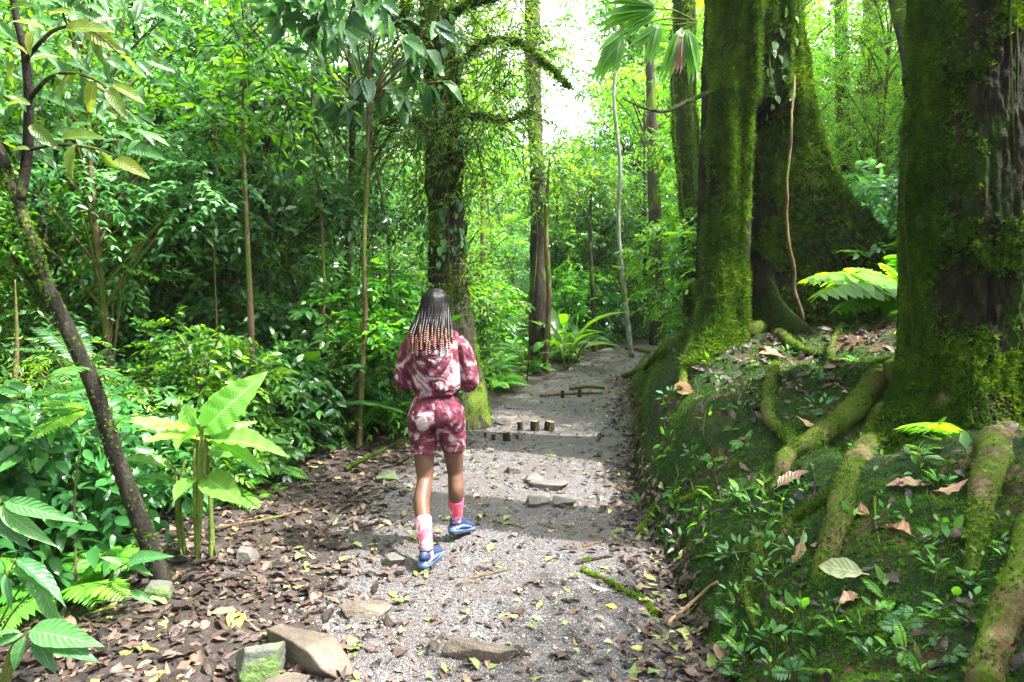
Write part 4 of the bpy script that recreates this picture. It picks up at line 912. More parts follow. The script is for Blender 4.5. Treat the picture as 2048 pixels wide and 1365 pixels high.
PT['shrub'] = [proto_tree("shrub", 1.7, .025, [(.5, .55, .25, .35, 8), (1.1, .6, .35, .4, 10), (1.6, .4, .2, .35, 5)], 5, .10, T_S, 'leaf_mid', 'bark_brown', 107, .3),
               proto_tree("shrub", 1.5, .02, [(.45, .5, .25, .35, 7), (1.0, .6, .35, .4, 9)], 4, .15, T_M, 'leaf_dark', 'stem_green', 108, .3),
               proto_tree("shrub", 2.0, .025, [(.6, .6, .3, .35, 8), (1.3, .6, .4, .4, 10), (1.9, .4, .2, .35, 5)], 7, .07, T_SN, 'leaf_yellow', 'bark_brown', 109, .35),
               proto_tree("shrub", 1.2, .02, [(.35, .5, .2, .3, 7), (.8, .5, .25, .35, 7)], 4, .12, T_M, 'leaf_blue', 'stem_green', 110, .25)]
def proto_fern(name, nf, L, leaf, n, mt, seed, el=(.5, 1.1), arch=.5, tpl=None, r=.005):
    global rng
    rng = np.random.default_rng(seed); root = empty(name); a = Acc(); st = Acc()
    for q in range(nf):
        an = q * 2.399 + rng.normal() * .2; e = rng.uniform(*el); l = L * rng.uniform(.75, 1.15)
        frond(a, st, (0, 0, 0), (math.cos(an) * math.cos(e), math.sin(an) * math.cos(e), math.sin(e)), l, leaf, n, tpl or T_F, arch * rng.uniform(.8, 1.3), vb=rng.uniform(.3, .8), r=r)
    link("fronds", a.mesh("fronds", M[mt]), root); link("stems", st.mesh("stems", M['stem_green']), root); return root
PT['fern'] = [proto_fern("fern", 12, .75, .13, 26, 'leaf_fern', 201), proto_fern("fern", 9, .95, .17, 30, 'leaf_fern', 202, (.4, .9), .4), proto_fern("fern", 14, .6, .10, 24, 'leaf_dark', 203)]
PT['palm'] = [proto_fern("understory_palm", 10, 1.5, .42, 22, 'leaf_mid', 204, (.6, 1.3), .55, T_L, .009), proto_fern("understory_palm", 8, 1.3, .36, 16, 'leaf_dark', 205, (.6, 1.3), .5, T_L, .009)]
PT['smallfern'] = [proto_fern("small_fern", 5, .17, .035, 14, 'leaf_fern', 206, (.3, 1.0), .4, r=.0015), proto_fern("small_fern", 4, .13, .045, 9, 'leaf_blue', 207, (.3, .9), .4, r=.0015)]
def proto_broad(name, nl, L, Wd, mt, seed, el=(.7, 1.3), tpl=None, pet=.5, fl=.5):
    global rng
    rng = np.random.default_rng(seed); root = empty(name); a = Acc(); st = Acc()
    tpl = tpl or leaf_tpl(10, Wd, .22, .55, 'ovate', .1)
    for q in range(nl):
        an = q * 2.399 + rng.normal() * .25; e = rng.uniform(*el); l = L * rng.uniform(.7, 1.15)
        d = np.array([math.cos(an) * math.cos(e), math.sin(an) * math.cos(e), math.sin(e)])
        p1 = d * l * pet; V, F = tube(spl([(0, 0, -.05), p1 * .5 + [0, 0, .02], p1], 6), np.linspace(.011, .006, 6) * L, 5); st.add(V, F)
        dd = nrm(d * [1, 1, fl]); scatter(a, tpl, p1[None], dd[None], np.array([[0, 0, 1.]]) + .2 * rng.normal(size=(1, 3)), np.array([l * .62]), np.array([rng.random()]))
    link("leaves", a.mesh("leaves", M[mt]), root); link("stems", st.mesh("stems", M['stem_green']), root); return root
PT['broad'] = [proto_broad("broadleaf_plant", 11, 1.0, .34, 'leaf_big', 301), proto_broad("broadleaf_plant", 9, 1.3, .30, 'leaf_mid', 302, (.8, 1.35)), proto_broad("broadleaf_plant", 14, .7, .22, 'leaf_dark', 303, (.4, 1.2))]
PT['seedling'] = [proto_broad("seedling", 5, .085, .5, 'leaf_mid', 304, (.5, 1.3), small_tpl(.5), .7), proto_broad("seedling", 7, .10, .42, 'leaf_blue', 305, (.4, 1.3), small_tpl(.42), .8), proto_broad("seedling", 4, .12, .4, 'leaf_fern', 306, (.5, 1.2), small_tpl(.45), .6)]
rng = np.random.default_rng(99); used = set()
def put(kind, q, x, y, label, group, sc=1.0, z=None, rz=None, tilt=0):
    p = PT[kind][q % len(PT[kind])]; key = (kind, q % len(PT[kind]))
    loc = (float(x), float(y), float(H(x, y)) if z is None else float(z)); rz = rs.uniform(0, 6.28) if rz is None else rz
    rot = (rs.uniform(-tilt, tilt), rs.uniform(-tilt, tilt), rz)
    if key in used: o = copy_tree(p, loc, rot, sc)
    else:
        used.add(key); o = p; o.location = loc; o.rotation_euler = rot; o.scale = (sc, sc, sc)
    cat = {'tall': 'tree', 'mid': 'tree', 'shrub': 'shrub', 'fern': 'fern', 'palm': 'palm', 'smallfern': 'fern', 'broad': 'plant', 'seedling': 'seedling'}[kind]
    return tag(o, label, cat, group)
kinds = {'tall': ["tall broadleaf tree", "tall fine leaved tree"], 'mid': ["green bushy tree", "yellow green feathery tree", "dark leaved tree", "blue green tree"],
         'shrub': ["green leafy shrub", "dark glossy shrub", "yellow green fine leaved shrub", "blue green shrub"],
         'fern': ["bright green fern", "long frond light green fern", "dark green fern"], 'palm': ["green feathery understory palm", "dark feathery understory palm"], 'broad': ["big leaved dark plant", "tall broad leaved plant", "tufted narrow leaved plant"]}
def zone(x, y):
    px = 1024 + 1365 * x / y
    if px < 700: s = "left of the woman"
    elif px < 1010: s = "behind the woman"
    elif px < 1330: s = "behind the far path bend"
    else: s = "behind the two big trees"
    d = "in the near thicket" if y < 8 else ("in the middle thicket" if y < 14 else "in the far forest")
    return s, d
def forest(kind, n, y0, y1, px0, px1, skip=lambda px, y: False, sc=(.85, 1.2), gap=.8, qs=None):
    pts = []
    tries = 0
    while len(pts) < n and tries < n * 40:
        tries += 1
        y = rs.uniform(y0, y1); px = rs.uniform(px0, px1); x = (px - 1024) / 1365.33 * y
        if xl(y) - gap < x < xr(y) + gap and y < 27: continue
        if skip(px, y): continue
        if any((x - a) ** 2 + (y - b) ** 2 < (gap * .8) ** 2 for a, b in pts): continue
        pts.append((x, y)); q = rs.choice(qs) if qs else rs.randrange(len(PT[kind])); s, d = zone(x, y)
        nm = kinds[kind][q]
        put(kind, q, x, y, f"{nm} {d} {s}", f"{nm}s {d} {s}", rs.uniform(*sc))
skygap = lambda px, y: 1010 < px < 1290
big = lambda px, y: (1330 < px < 1640 and y < 8.5) or (px > 1640 and y < 7)
forest('tall', 12, 16, 34, -350, 2400, lambda px, y: 980 < px < 1240 or (430 < px < 620 and y > 15) or (90 < px < 330 and y > 18) or (820 < px < 960 and y < 20), gap=1.5)
forest('tall', 9, 27, 33, 1000, 1320, sc=(.5, .68), gap=1.2)
forest('tall', 5, 17, 26, 1250, 1400, sc=(.9, 1.1), gap=1.2)
forest('mid', 8, 5.0, 7.6, -120, 640, lambda px, y: (px - 1024) / 1365 * y > -2.5, sc=(.6, .85), gap=.9, qs=[0, 2, 2, 3])
forest('mid', 7, 16, 22, 1080, 1240, sc=(.7, .9), gap=1.0)
forest('mid', 24, 7.6, 12, -250, 1000, lambda px, y: 800 < px < 985 and y < 10, sc=(.75, 1.0), gap=1.0, qs=[0, 0, 1, 2, 3, 3])
forest('mid', 16, 8.8, 14, 1380, 2300, big, sc=(.6, .95), gap=1.1, qs=[0, 1, 1, 3])
forest('mid', 34, 13, 22, -250, 2300, skygap, gap=1.5)
forest('mid', 16, 22, 32, 850, 1400, sc=(.8, 1.0), gap=1.5)
forest('mid', 6, 14, 21, 1020, 1240, sc=(.45, .6), gap=1.3)
forest('shrub', 14, 4.6, 7.5, -60, 640, lambda px, y: (px - 1024) / 1365 * y > -2.15 , sc=(.6, .9), gap=.55, qs=[1, 1, 3, 0, 2])
forest('shrub', 40, 7, 12, -200, 1130, lambda px, y: 800 < px < 985 and y < 8.6, gap=.7, qs=[0, 0, 1, 2, 3])
forest('shrub', 26, 12, 20, 300, 1320, gap=.8)
forest('shrub', 26, 7.5, 13, 1370, 2200, big, sc=(.7, 1.1), gap=.7)
forest('fern', 38, 4.6, 9, -50, 860, lambda px, y: (px - 1024) / 1365 * y > xl(y) - 1.0, gap=.5)
forest('fern', 22, 8.5, 15, 960, 1190, sc=(.6, 1.0), gap=.35)
forest('palm', 10, 7.5, 14, 0, 1230, gap=.9, sc=(.7, 1))
forest('broad', 26, 4.8, 10, 0, 900, lambda px, y: (px - 1024) / 1365 * y > xl(y) - 1.0, gap=.6, sc=(.6, 1))
forest('broad', 16, 9, 16, 960, 1240, gap=.45, sc=(.5, .9))

for px, y, q, s_ in ((1180, 19.6, 0, 1.2), (1225, 20.4, 2, 1.3), (1262, 21, 0, 1.4), (1300, 20.8, 1, 1.3), (1335, 21.6, 0, 1.4), (1205, 21.8, 1, 1.5), (1280, 22.5, 0, 1.6)):
    put('shrub', q, (px - 1024) / 1365.33 * y, y, "leafy shrub closing the view just beyond the far path bend", "shrubs just beyond the far path bend", s_)
# trees behind and beside the camera, for light and for other views
for x, y in ((-1.8, -3.2), (1.6, -3.6), (-4.4, .2), (-6, 2.5), (-5, -2), (9, 9), (8.5, -3), (-8, 5), (5.5, -6), (0, -8), (-3.5, -7), (3, -9)):
    put('tall', rs.randrange(2), x, y, "tall tree standing outside the picture beside the path", "trees around the camera", .9)
for x, y in ((-4.2, 3.2), (-4.8, 4.8), (6.2, 6.2), (5.4, 7.6)):
    put('mid', rs.randrange(4), x, y, "small tree standing at the edge of the picture", "small trees at the picture edge", .8)

for x, y in ((4.3, 1.3), (4.9, 1.9), (4.2, .2)):  # unseen trees added to shade the bank but not the path
    put('mid', rs.randrange(3), x, y, "unseen small tree added outside the right edge to shade the bank", "small trees at the picture edge", .85)
for q in range(16):
    x = rs.uniform(3.6, 6.5); y = rs.uniform(2.6, 6.4)
    if q % 2: put('shrub', rs.choice([0, 1, 3]), x, y, "low shrub on the slope hidden behind the right tree", "undergrowth behind the right tree", rs.uniform(.6, .9))
    else: put('fern', q % 3, x, y, "fern on the slope hidden behind the right tree", "ferns behind the right tree", rs.uniform(.8, 1.2))
for x, y, q in ((7.4, 4.6, 0), (7.8, 7.2, 1), (8.6, 5.6, 3), (7.2, 9.4, 0)):
    put('mid', q, x, y, "small tree up the slope beyond the right tree", "small trees up the right slope", .8)
# far forest: too many leaves to count
rng = np.random.default_rng(55); a = Acc(); n = 60000
th = rng.uniform(R(20), R(160), n); rr = rng.uniform(33, 55, n); X = rr * np.cos(th); Yp = rr * np.sin(th)
top = 7 + 4 * fbm(X, Yp, 0, .12, 3, 8) + rr * .07; pxx = 1024 + 1365 * X / np.maximum(Yp, 1)
top = np.where((pxx > 1040) & (pxx < 1270), np.minimum(top, 6.5 + 1.5 * fbm(X, 0, 0, .3, 2, 3)), top)
z = top * rng.random(n) ** .8; cl = fbm(X, Yp, z, .5, 2, 6); k = cl > -.25
P = np.stack([X, Yp, z + H(X, Yp)], -1)[k]
scatter(a, T_S, P, rdir(len(P), -.3), rdir(len(P), 1.2), .38 + .3 * rng.random(len(P)), np.clip(.5 + .4 * cl[k] + .2 * rng.normal(size=len(P)), 0, 1))
tag(link("distant_forest", a.mesh("distant_forest", M['leaf_mid'])), "far green wall of forest closing the view beyond the path", "forest", kind='stuff')
# low ground cover
a = Acc(); n = 26000; x = rng.uniform(-9, 10, n); y = 4 + 22 * rng.random(n) ** 1.3
k = (x < xl(y) - .28 - .3 * rng.random(n) - np.where(y < 7.5, .9, 0)) | ((x > xr(y) + .3) & (y > 9.5)); k &= fbm(x, y, 0, .9, 3, 61) > -.3; x, y = x[k], y[k]; n = len(x)
P = np.stack([x, y, H(x, y) + .10 * rng.random(n) + .12 * rng.random(n) * (y > 7)], -1)
scatter(a, T_M, P, nrm(rdir(n) * [1, 1, .3] + [0, 0, .15]), rdir(n, 2.5), .06 + .08 * rng.random(n), rng.random(n))
tag(link("ground_cover", a.mesh("ground_cover", M['leaf_mid'])), "low green ground cover leaves under the forest beside the path", "ground cover", kind='stuff')

# ------------------------------------------------------------------ plants placed one by one
def hero_leaves(name, base, mt, leaves, label, cat, tpl, stem_r=.006, stem_from=None, mstem='stem_green'):
    """leaves: (foot xyz, base px,py,Y, tip px,py,Y, width, normal)"""
    c = empty(name, base, label, cat)
    for (foot, b, t, sx, N, vb) in leaves:
        p0 = at(*b); p1 = at(*t); d = p1 - p0; L_ = np.linalg.norm(d); a = Acc()
        scatter(a, tpl, p0[None], d[None], nrm(np.array([N], float)), np.array([L_]), np.array([vb]), sx=sx)
        lf = link("leaf", a.mesh("leaf", M[mt], base), c)
        f = np.array(foot, float); mid = (f + p0) / 2 + [0, 0, .04]; V, F = tube(spl([f, mid, p0, p0 + d * .12], 14), np.linspace(stem_r * 1.5, stem_r * .7, 14), 6)
        link("stalk", mesh("stalk", V - np.array(base), F, M[mstem]), c)
    return c
T_BAN = leaf_tpl(16, .30, .25, .26, 'ovate', .22); T_BAN2 = leaf_tpl(16, .30, .25, .45, 'ovate', .1)
b0 = hit(395, 1125); b0 = np.array([b0[0], b0[1], float(H(b0[0], b0[1]))]); Yb = b0[1]
hb = [ (b0, (404, 866, Yb), (508, 752, Yb - .1), 1.35, (.35, -1, .5), .9), (b0, (402, 850, Yb), (430, 800, Yb + .1), 1, (-.3, -1, .4), .8),
      (b0, (395, 890, Yb), (262, 815, Yb - .15), 1.1, (0, -.5, 1), .9), (b0, (398, 880, Yb), (300, 855, Yb - .3), 1.2, (-.2, -.8, .8), 1.0), (b0, (398, 870, Yb), (345, 800, Yb + .2), 1.2, (-.6, -.6, .6), .8),
      (b0, (412, 880, Yb), (560, 872, Yb - .2), .9, (0, -.4, 1), .7), (b0, (414, 890, Yb), (505, 830, Yb + .1), 1, (.3, -.6, 1), .85), (b0, (408, 955, Yb), (468, 985, Yb - .25), 1.5, (.2, -.9, .8), .7),
      (b0, (388, 955, Yb), (345, 985, Yb - .2), 1.9, (-.2, -.9, .8), .75), (b0 + [-.12, .1, 0], (345, 960, Yb + .1), (268, 955, Yb), 1.6, (-.1, -.6, 1), .5), (b0 + [-.12, .1, 0], (350, 940, Yb + .1), (262, 900, Yb - .1), 1.2, (0, -.6, 1), .6),
      (b0 + [.05, .1, 0], (415, 900, Yb + .1), (470, 900, Yb), 1.6, (.3, -.8, .7), .6), (b0, (396, 865, Yb), (285, 830, Yb - .25), .8, (-.3, -.3, 1), .8), (b0, (398, 872, Yb), (330, 870, Yb - .4), .9, (-.2, -1, .5), .9),
      (b0, (400, 860, Yb), (372, 812, Yb + .2), .8, (-.8, -.6, .3), .7), (b0, (412, 875, Yb), (530, 920, Yb - .2), .7, (.5, -.6, .8), .6), (b0, (410, 870, Yb + .1), (520, 845, Yb + .3), .7, (.2, -.5, 1), .6)]
HP = hero_leaves("tall_leafy_plant", b0, 'leaf_banana', hb, "clump of tall banana like stems with broad sunlit light green leaves in left foreground", "plant", T_BAN, .009)
for dx, dy, hgt, r in ((0, 0, .72, .022), (.05, .06, .66, .02), (-.13, .1, .6, .02)):
    P = spl([b0 + [dx, dy, -.05], b0 + [dx * 1.2, dy, hgt * .5], b0 + [dx * .8 + .01, dy, hgt]], 12); V, F = tube(P, np.linspace(r * .7, r * .45, 12), 10, rough=.12)
    link("stem", mesh("stem", V - b0, F, M['stem_green']), HP)
# broad leaves behind the woman, left
for px, py, Y, lab, q in ((700, 845, 7.2, "big glossy plant with hanging leaves just left of the woman's hips", 0), (770, 730, 7.4, "large leaved plant at the woman's left shoulder", 1), (560, 830, 6.6, "broad leaved plant in the thicket between tall leafy plant and woman", 0)):
    x = (px - 1024) / 1365.33 * Y; put('broad', q, x, Y, lab, None, 1.05)
put('broad', 2, 1.25, 13.6, "bright strap leaved plant on the left verge near the path bend", None, 1.7)
put('broad', 1, 1.0, 12.6, "dark broad leaved plant on the verge beside the strap leaved plant", None, 1.0)
# tree fern leaning over the leaning trunk and near left leaves
def hero_fern(name, base, fr, mt, label, leaf, n, tpl=None, r=.004, arch=.35, cat="fern"):
    c = empty(name, base, label, cat); a = Acc(); st = Acc(); base = np.array(base, float)
    for (tx, ty, tY, vb) in fr:
        t_ = at(tx, ty, tY); d = t_ - base; L_ = np.linalg.norm(d); d = d + [0, 0, arch * L_]
        frond(a, st, base, d, np.linalg.norm(d), leaf * L_, n, tpl or T_F, arch, vb=vb, r=r)
    link("fronds", a.mesh("fronds", M[mt], base), c); link("stems", st.mesh("stems", M['stem_green'], base), c); return c
hero_fern("epiphytic_fern", at(175, 745, 3.35), [(10, 690, 3.0, .5), (60, 640, 3.4, .4), (150, 640, 3.5, .3), (215, 690, 3.3, .3), (250, 760, 3.2, .5), (110, 760, 2.9, .8), (60, 770, 3.2, .4), (230, 800, 3.4, .4)], 'leaf_dark', "dark fern tuft growing from the middle of the leaning tree", .16, 24)
hero_fern("fern", at(175, 820, 3.5), [(60, 880, 3.2, .9), (90, 800, 3.3, .8), (40, 830, 3.4, .7)], 'leaf_fern', "light green drooping fern frond left of the leaning tree", .28, 22)
hero_fern("fern", at(1830, 600, 4.95), [(1605, 550, 4.6, .8), (1630, 585, 4.4, .6), (1690, 525, 4.9, .9), (1760, 515, 5.0, .8), (1720, 590, 4.4, .6), (1800, 640, 4.4, .4), (1665, 625, 4.6, .5)], 'leaf_fern', "large bright fern arching between the buttress tree and the right tree", .24, 17, T_M, .005)
for px, py, Y, s_ in ((1770, 500, 6.6, 1.1), (1740, 470, 7.4, 1.2), (1800, 420, 7.4, 1.3)):
    put('fern', 1, (px - 1024) / 1365.33 * Y, Y, ["sunlit yellow green fern directly behind the right tree", "sunlit fern at the tip of the long buttress", "tall sunlit fern half hidden by the right tree"][int(s_ * 10) - 11], None, s_)
put('shrub', 0, 3.2, 8.2, "light green round leaved shrub behind the long buttress", None, .9)
put('fern', 0, 3.5, 5.9, "bright fern spreading in front of the tip of the long buttress", None, 1.15)
put('fern', 1, 3.75, 6.5, "bright tall fern close behind the left edge of the right tree", None, 1.25)
put('fern', 0, 3.7, 7.5, "sunlit fern just left of the top of the gap between the big trees", None, 1.2)
put('fern', 1, 3.85, 8.3, "sunlit fern highest on the rise between the big trees", None, 1.4)
put('fern', 0, 3.45, 8.9, "farthest sunlit fern on the rise behind the long buttress", None, 1.2)
put('fern', 0, 4.0, 7.6, "fern crowning the rise between the two big trees", None, 1.4)
put('fern', 1, 3.75, 6.9, "fern arching over the tip of the long buttress", None, 1.2)
put('broad', 0, 4.3, 8.4, "broad leaved plant above the ferns between the big trees", None, .9)
hero_fern("small_fern", hit(1815, 860), [(1888, 845, 3.4, .8), (1880, 862, 3.5, .7)], 'leaf_fern', "lone small fern frond on the base of the right tree", .30, 14, None, .002, .1)
# near left edge leaf sprays
T_NL = leaf_tpl(12, .25, .35, .3, 'lance', .15)
def leaf_spray(base, pix, Y, lab, mt='leaf_big', tpl=None, name="leafy_shoot", sx=1.0):
    c = empty(name, base, lab, "plant"); a = Acc(); st = Acc(); base = np.array(base, float)
    for (x0, y0, x1, y1) in pix:
        p0 = at(x0, y0, Y); p1 = at(x1, y1, Y - .05); d = p1 - p0
        scatter(a, tpl or T_NL, p0[None], d[None], nrm(np.array([[rs.uniform(-.9, .9), rs.uniform(-1.2, -.3), 1.]])), np.array([np.linalg.norm(d)]), np.array([rs.uniform(.2, .9)]), sx=sx)
        V, F = tube(spl([base, (base + p0) / 2 + [0, 0, .05], p0], 10), np.linspace(.006, .003, 10), 5); st.add(V, F)
    link("leaves", a.mesh("leaves", M[mt], base), c); link("stems", st.mesh("stems", M['stem_green'], base), c)
gb = lambda x, y: (x, y, float(H(x, y)))
leaf_spray(gb(-2.35, 2.9), [(0, 1015, 98, 1090), (10, 1005, 135, 1032), (-20, 1040, 55, 1090), (0, 1000, -40, 1060)], 2.7, "long bluish leaves reaching in from the left edge at mid height")
leaf_spray(gb(-2.2, 2.7), [(20, 1140, 95, 1165), (30, 1120, 140, 1185), (0, 1130, -30, 1200), (60, 1150, 65, 1210), (10, 1150, 20, 1220), (80, 1165, 120, 1280)], 2.6, "drooping green leaves at the left edge above the bottom spray")
leaf_spray(gb(-1.95, 2.45), [(50, 1275, 15, 1350), (70, 1275, 108, 1345), (85, 1270, 185, 1312), (60, 1262, 187, 1278), (45, 1268, -20, 1290), (40, 1265, -30, 1265)], 2.35, "leafy spray in the bottom left corner with one chewed leaf", 'leaf_big', sx=1.5)
leaf_spray(gb(-2.05, 3.3), [(245, 1130, 205, 1110), (255, 1125, 330, 1102), (240, 1135, 225, 1165), (260, 1135, 300, 1140), (250, 1180, 205, 1200), (262, 1182, 305, 1205), (255, 1178, 240, 1215)], 3.2, "small leafy shoot at the left foot of the leaning tree", sx=1.2)
for x, y, q, lab in ((-2.3, 3.4, 0, "fern in the dark corner left of the leaning tree"), (-2.6, 4.0, 2, "dark fern left behind the leaning tree"), (-2.9, 5.0, 0, "fern further left behind the leaning tree")):
    put('fern', q, x, y, lab, None, .9)
for x, y, q, sc_, lab in ((-2.7, 3.7, 1, .75, "glossy shrub behind the leaning tree"), (-2.35, 5.0, 0, .7, "leafy shrub right behind the tall leafy plant"), (-2.9, 4.4, 3, .9, "blue green shrub behind the leaning tree"), (-3.1, 3.3, 1, .9, "glossy shrub at the left edge"), (-2.2, 5.8, 1, .7, "glossy shrub on the edge of the litter left of the woman"), (-1.75, 6.9, 2, .6, "low shrub at the litter edge near the slender tree")):
    put('shrub', q, x, y, lab, None, sc_)
# palm leaves at the top right
pc = at(1395, 45, 5.6)
PL = empty("hanging_palm_leaf", pc, "pale green split palm leaves hanging over the path at the top", "palm leaf")
a = Acc(); st = Acc(); dd_ = Acc()
for (x0, y0, x1, y1, dead) in ((1312, 18, 1200, 25, 0), (1312, 15, 1215, -30, 0), (1316, 22, 1245, 55, 0), (1318, 50, 1265, 88, 0), (1320, 45, 1300, 118, 0), (1240, 70, 1195, 150, 0), (1245, 75, 1228, 140, 0), (1250, 60, 1200, 100, 0), (1365, 55, 1335, 150, 0), (1370, 60, 1362, 135, 1), (1372, 58, 1385, 120, 0), (1376, 58, 1400, 150, 0), (1330, 5, 1290, -60, 0)):
    p0 = at(x0, y0, 5.4); p1 = at(x1, y1, 5.3); d = p1 - p0
    for w_ in (-.13, 0, .13):
        scatter(dd_ if dead else a, T_L, p0[None], (d + np.cross(d, [0, 1., 0]) * w_)[None], nrm(np.array([[.2 + w_, -1, .5]])), np.array([np.linalg.norm(d)]), np.array([.35]), sx=.9)
for pp in ([(1395, 45), (1365, 57)], [(1395, 45), (1350, 22), (1312, 18)], [(1395, 45), (1350, 50), (1318, 48)], [(1395, 40), (1320, 40), (1245, 70)]):
    V, F = tube(spl([at(px, py, 5.45) for px, py in pp], 10), .006, 5); st.add(V, F)
link("blade", a.mesh("blade", M['leaf_yellow'], pc), PL); link("dead_blade", dd_.mesh("dead_blade", M['dead_leaf'], pc), PL); link("stalk", st.mesh("stalk", M['stem_green'], pc), PL)
# seedlings and little ferns on the bank
reg = [(1420, 700, 1700, 860), (1300, 900, 1450, 1100), (1330, 800, 1520, 1000), (1480, 960, 1620, 1160), (1450, 1100, 1560, 1360), (1560, 1200, 1900, 1360), (1850, 1050, 2040, 1250), (1700, 880, 1900, 1060), (1600, 640, 1800, 760)]
def bankplants(kind, n, lab, grp, sc):
    for q in range(n):
        x0, y0, x1, y1 = rs.choice(reg); p = hit(rs.uniform(x0, x1), rs.uniform(y0, y1))
        n_ = hn(p[0], p[1]); o = put(kind, rs.randrange(9), p[0], p[1], lab, grp, rs.uniform(*sc), tilt=.3)
        o.rotation_euler = (rs.uniform(-.3, .3) - n_[1] * .6, rs.uniform(-.3, .3) + n_[0] * .6, rs.uniform(0, 6.28))
bankplants('seedling', 170, "tiny green seedling sprouting from the mossy bank", "seedlings on the mossy bank", (.45, 1.0))
bankplants('smallfern', 62, "tiny fern sprouting from the mossy bank", "tiny ferns on the mossy bank", (.4, .85))
p = hit(1285, 1035); put('seedling', 0, p[0], p[1], "pale broad seedling standing alone in the gutter at the foot of the bank", None, 1.9)
p = hit(1935, 945); put('seedling', 2, p[0], p[1], "single round leaf sprout at the base of the right tree", None, 1.5)
p = hit(540, 990); put('smallfern', 0, p[0], p[1], "little fern on the leaf litter right of the tall leafy plant", None, 1.2)
# ------------------------------------------------------------------ the woman
rng = np.random.default_rng(12)
WX, WY = -.465, 4.14
WZ = float(H(WX, WY))
woman = empty("person", (WX, WY, WZ), "woman walking away up the path in tie dyed hooded top and shorts", "person")
woman.scale = (.95, .97, 1)
def remesh(name, parts, vox, mt, smooth=4, disp=None, parent=woman):
    a = Acc()
    for V, F in parts: a.add(V, F)
    V, F = a.arrays(); me = mesh("tmp", V, F, mt); o = link("tmp", me)
    m = o.modifiers.new("r", 'REMESH'); m.mode = 'VOXEL'; m.voxel_size = vox; m.use_smooth_shade = True
    if smooth: s = o.modifiers.new("s", 'SMOOTH'); s.iterations = smooth; s.factor = .5
    dg = bpy.context.evaluated_depsgraph_get(); dg.update(); ne = bpy.data.meshes.new_from_object(o.evaluated_get(dg))
    bpy.data.objects.remove(o); n = len(ne.vertices); co = np.empty(n * 3, np.float32); ne.vertices.foreach_get("co", co); co = co.reshape(-1, 3).astype(float)
    if disp is not None:
        no = np.empty(n * 3, np.float32); ne.vertices.foreach_get("normal", no); no = no.reshape(-1, 3)
        co = co + no * disp(co)[:, None]; ne.vertices.foreach_set("co", co.astype(np.float32).ravel())
    ne.materials.clear(); ne.materials.append(mt); ne.polygons.foreach_set("use_smooth", np.ones(len(ne.polygons), bool)); ne.update(); ne.name = name
    return link(name, ne, parent)
def rings(rows, n=28, m=40):
    """rows: x, y, z, rx, ry"""
    A = spl(np.array(rows, float), m); return tube(A[:, :3], A[:, 3], n, A[:, 4])
def ell(c_, r_, n=20):
    u = np.linspace(0, 2 * math.pi, n, endpoint=False); t = np.linspace(-1, 1, 13) * .995
    P = np.array(c_) + np.stack([0 * t, 0 * t, t * r_[2]], -1); k = np.sqrt(1 - t ** 2); return tube(P, k * r_[0], n, k * r_[1])
def pmat(name, rough=.6, sub=0):
    m, N, L, P, O = mat(name); P.inputs['Roughness'].default_value = rough; tc = N.new("ShaderNodeTexCoord"); return m, N, L, P, tc.outputs['Object']
def tie_dye(name, stops, sc=9, seed=0, weave=900, dist=1.6):
    m, N, L, P, co = pmat(name, .85)
    mp = N.new("ShaderNodeMapping"); mp.inputs['Location'].default_value = (seed, seed * .7, seed * 1.3); L.new(co, mp.inputs[0])
    n = noise(N, L, sc, 6, .62, mp.outputs[0], dist); r = ramp(N, stops); L.new(n.outputs[0], r.inputs[0])
    L.new(r.outputs[0], P.inputs['Base Color']); P.inputs['Specular IOR Level'].default_value = .2
    n2 = noise(N, L, 300, 2, .6, co); n3 = noise(N, L, 18, 3, .5, co, 1.5)
    L.new(bump(N, L, n2.outputs[0], .15, .002, bump(N, L, n3.outputs[0], .5, .02)), P.inputs['Normal'])
    return m
DYE = [(.30, (.012, .007, .016)), (.38, (.030, .008, .020)), (.43, (.060, .010, .022)), (.50, (.10, .018, .034)), (.54, (.15, .058, .075)), (.59, (.28, .21, .24)), (.74, (.40, .36, .39))]
M['dye'] = tie_dye('tie_dye_top', DYE, 7.5, 3.1); M['dye2'] = tie_dye('tie_dye_shorts', DYE, 8.5, 7.7)
M['sock'] = tie_dye('tie_dye_sock', [(.50, (.55, .07, .12)), (.54, (.62, .2, .25)), (.59, (.62, .52, .55)), (.8, (.7, .68, .68))], 11, 1.0, dist=.6)
ms, N, L, P, co = pmat('skin', .5); P.inputs['Specular IOR Level'].default_value = .35; n_ = noise(N, L, 14, 4, .6, co); r_ = ramp(N, [(.3, (.070, .034, .022)), (.7, (.115, .058, .038))]); L.new(n_.outputs[0], r_.inputs[0]); L.new(r_.outputs[0], P.inputs['Base Color'])
P.inputs['Subsurface Weight'].default_value = .08; P.inputs['Subsurface Radius'].default_value = (.02, .008, .004); M['skin'] = ms
mh, N, L, P, co = pmat('hair', .38); P.inputs['Specular IOR Level'].default_value = .14; P.inputs['Base Color'].default_value = (.0025, .002, .003, 1); M['hair'] = mh
mb, N, L, P, co = pmat('wood_bead', .3); n_ = noise(N, L, 90, 2, .5, co); r_ = ramp(N, [(.3, (.075, .028, .018)), (.7, (.17, .07, .045))]); L.new(n_.outputs[0], r_.inputs[0]); L.new(r_.outputs[0], P.inputs['Base Color']); M['bead'] = mb
def flatm(name, c_, rough=.5):
    m, N, L, P, co = pmat(name, rough); n_ = noise(N, L, 60, 3, .6, co); r_ = ramp(N, [(.3, tuple(v * .8 for v in c_)), (.7, tuple(min(1, v * 1.15) for v in c_))]); L.new(n_.outputs[0], r_.inputs[0]); L.new(r_.outputs[0], P.inputs['Base Color']); return m
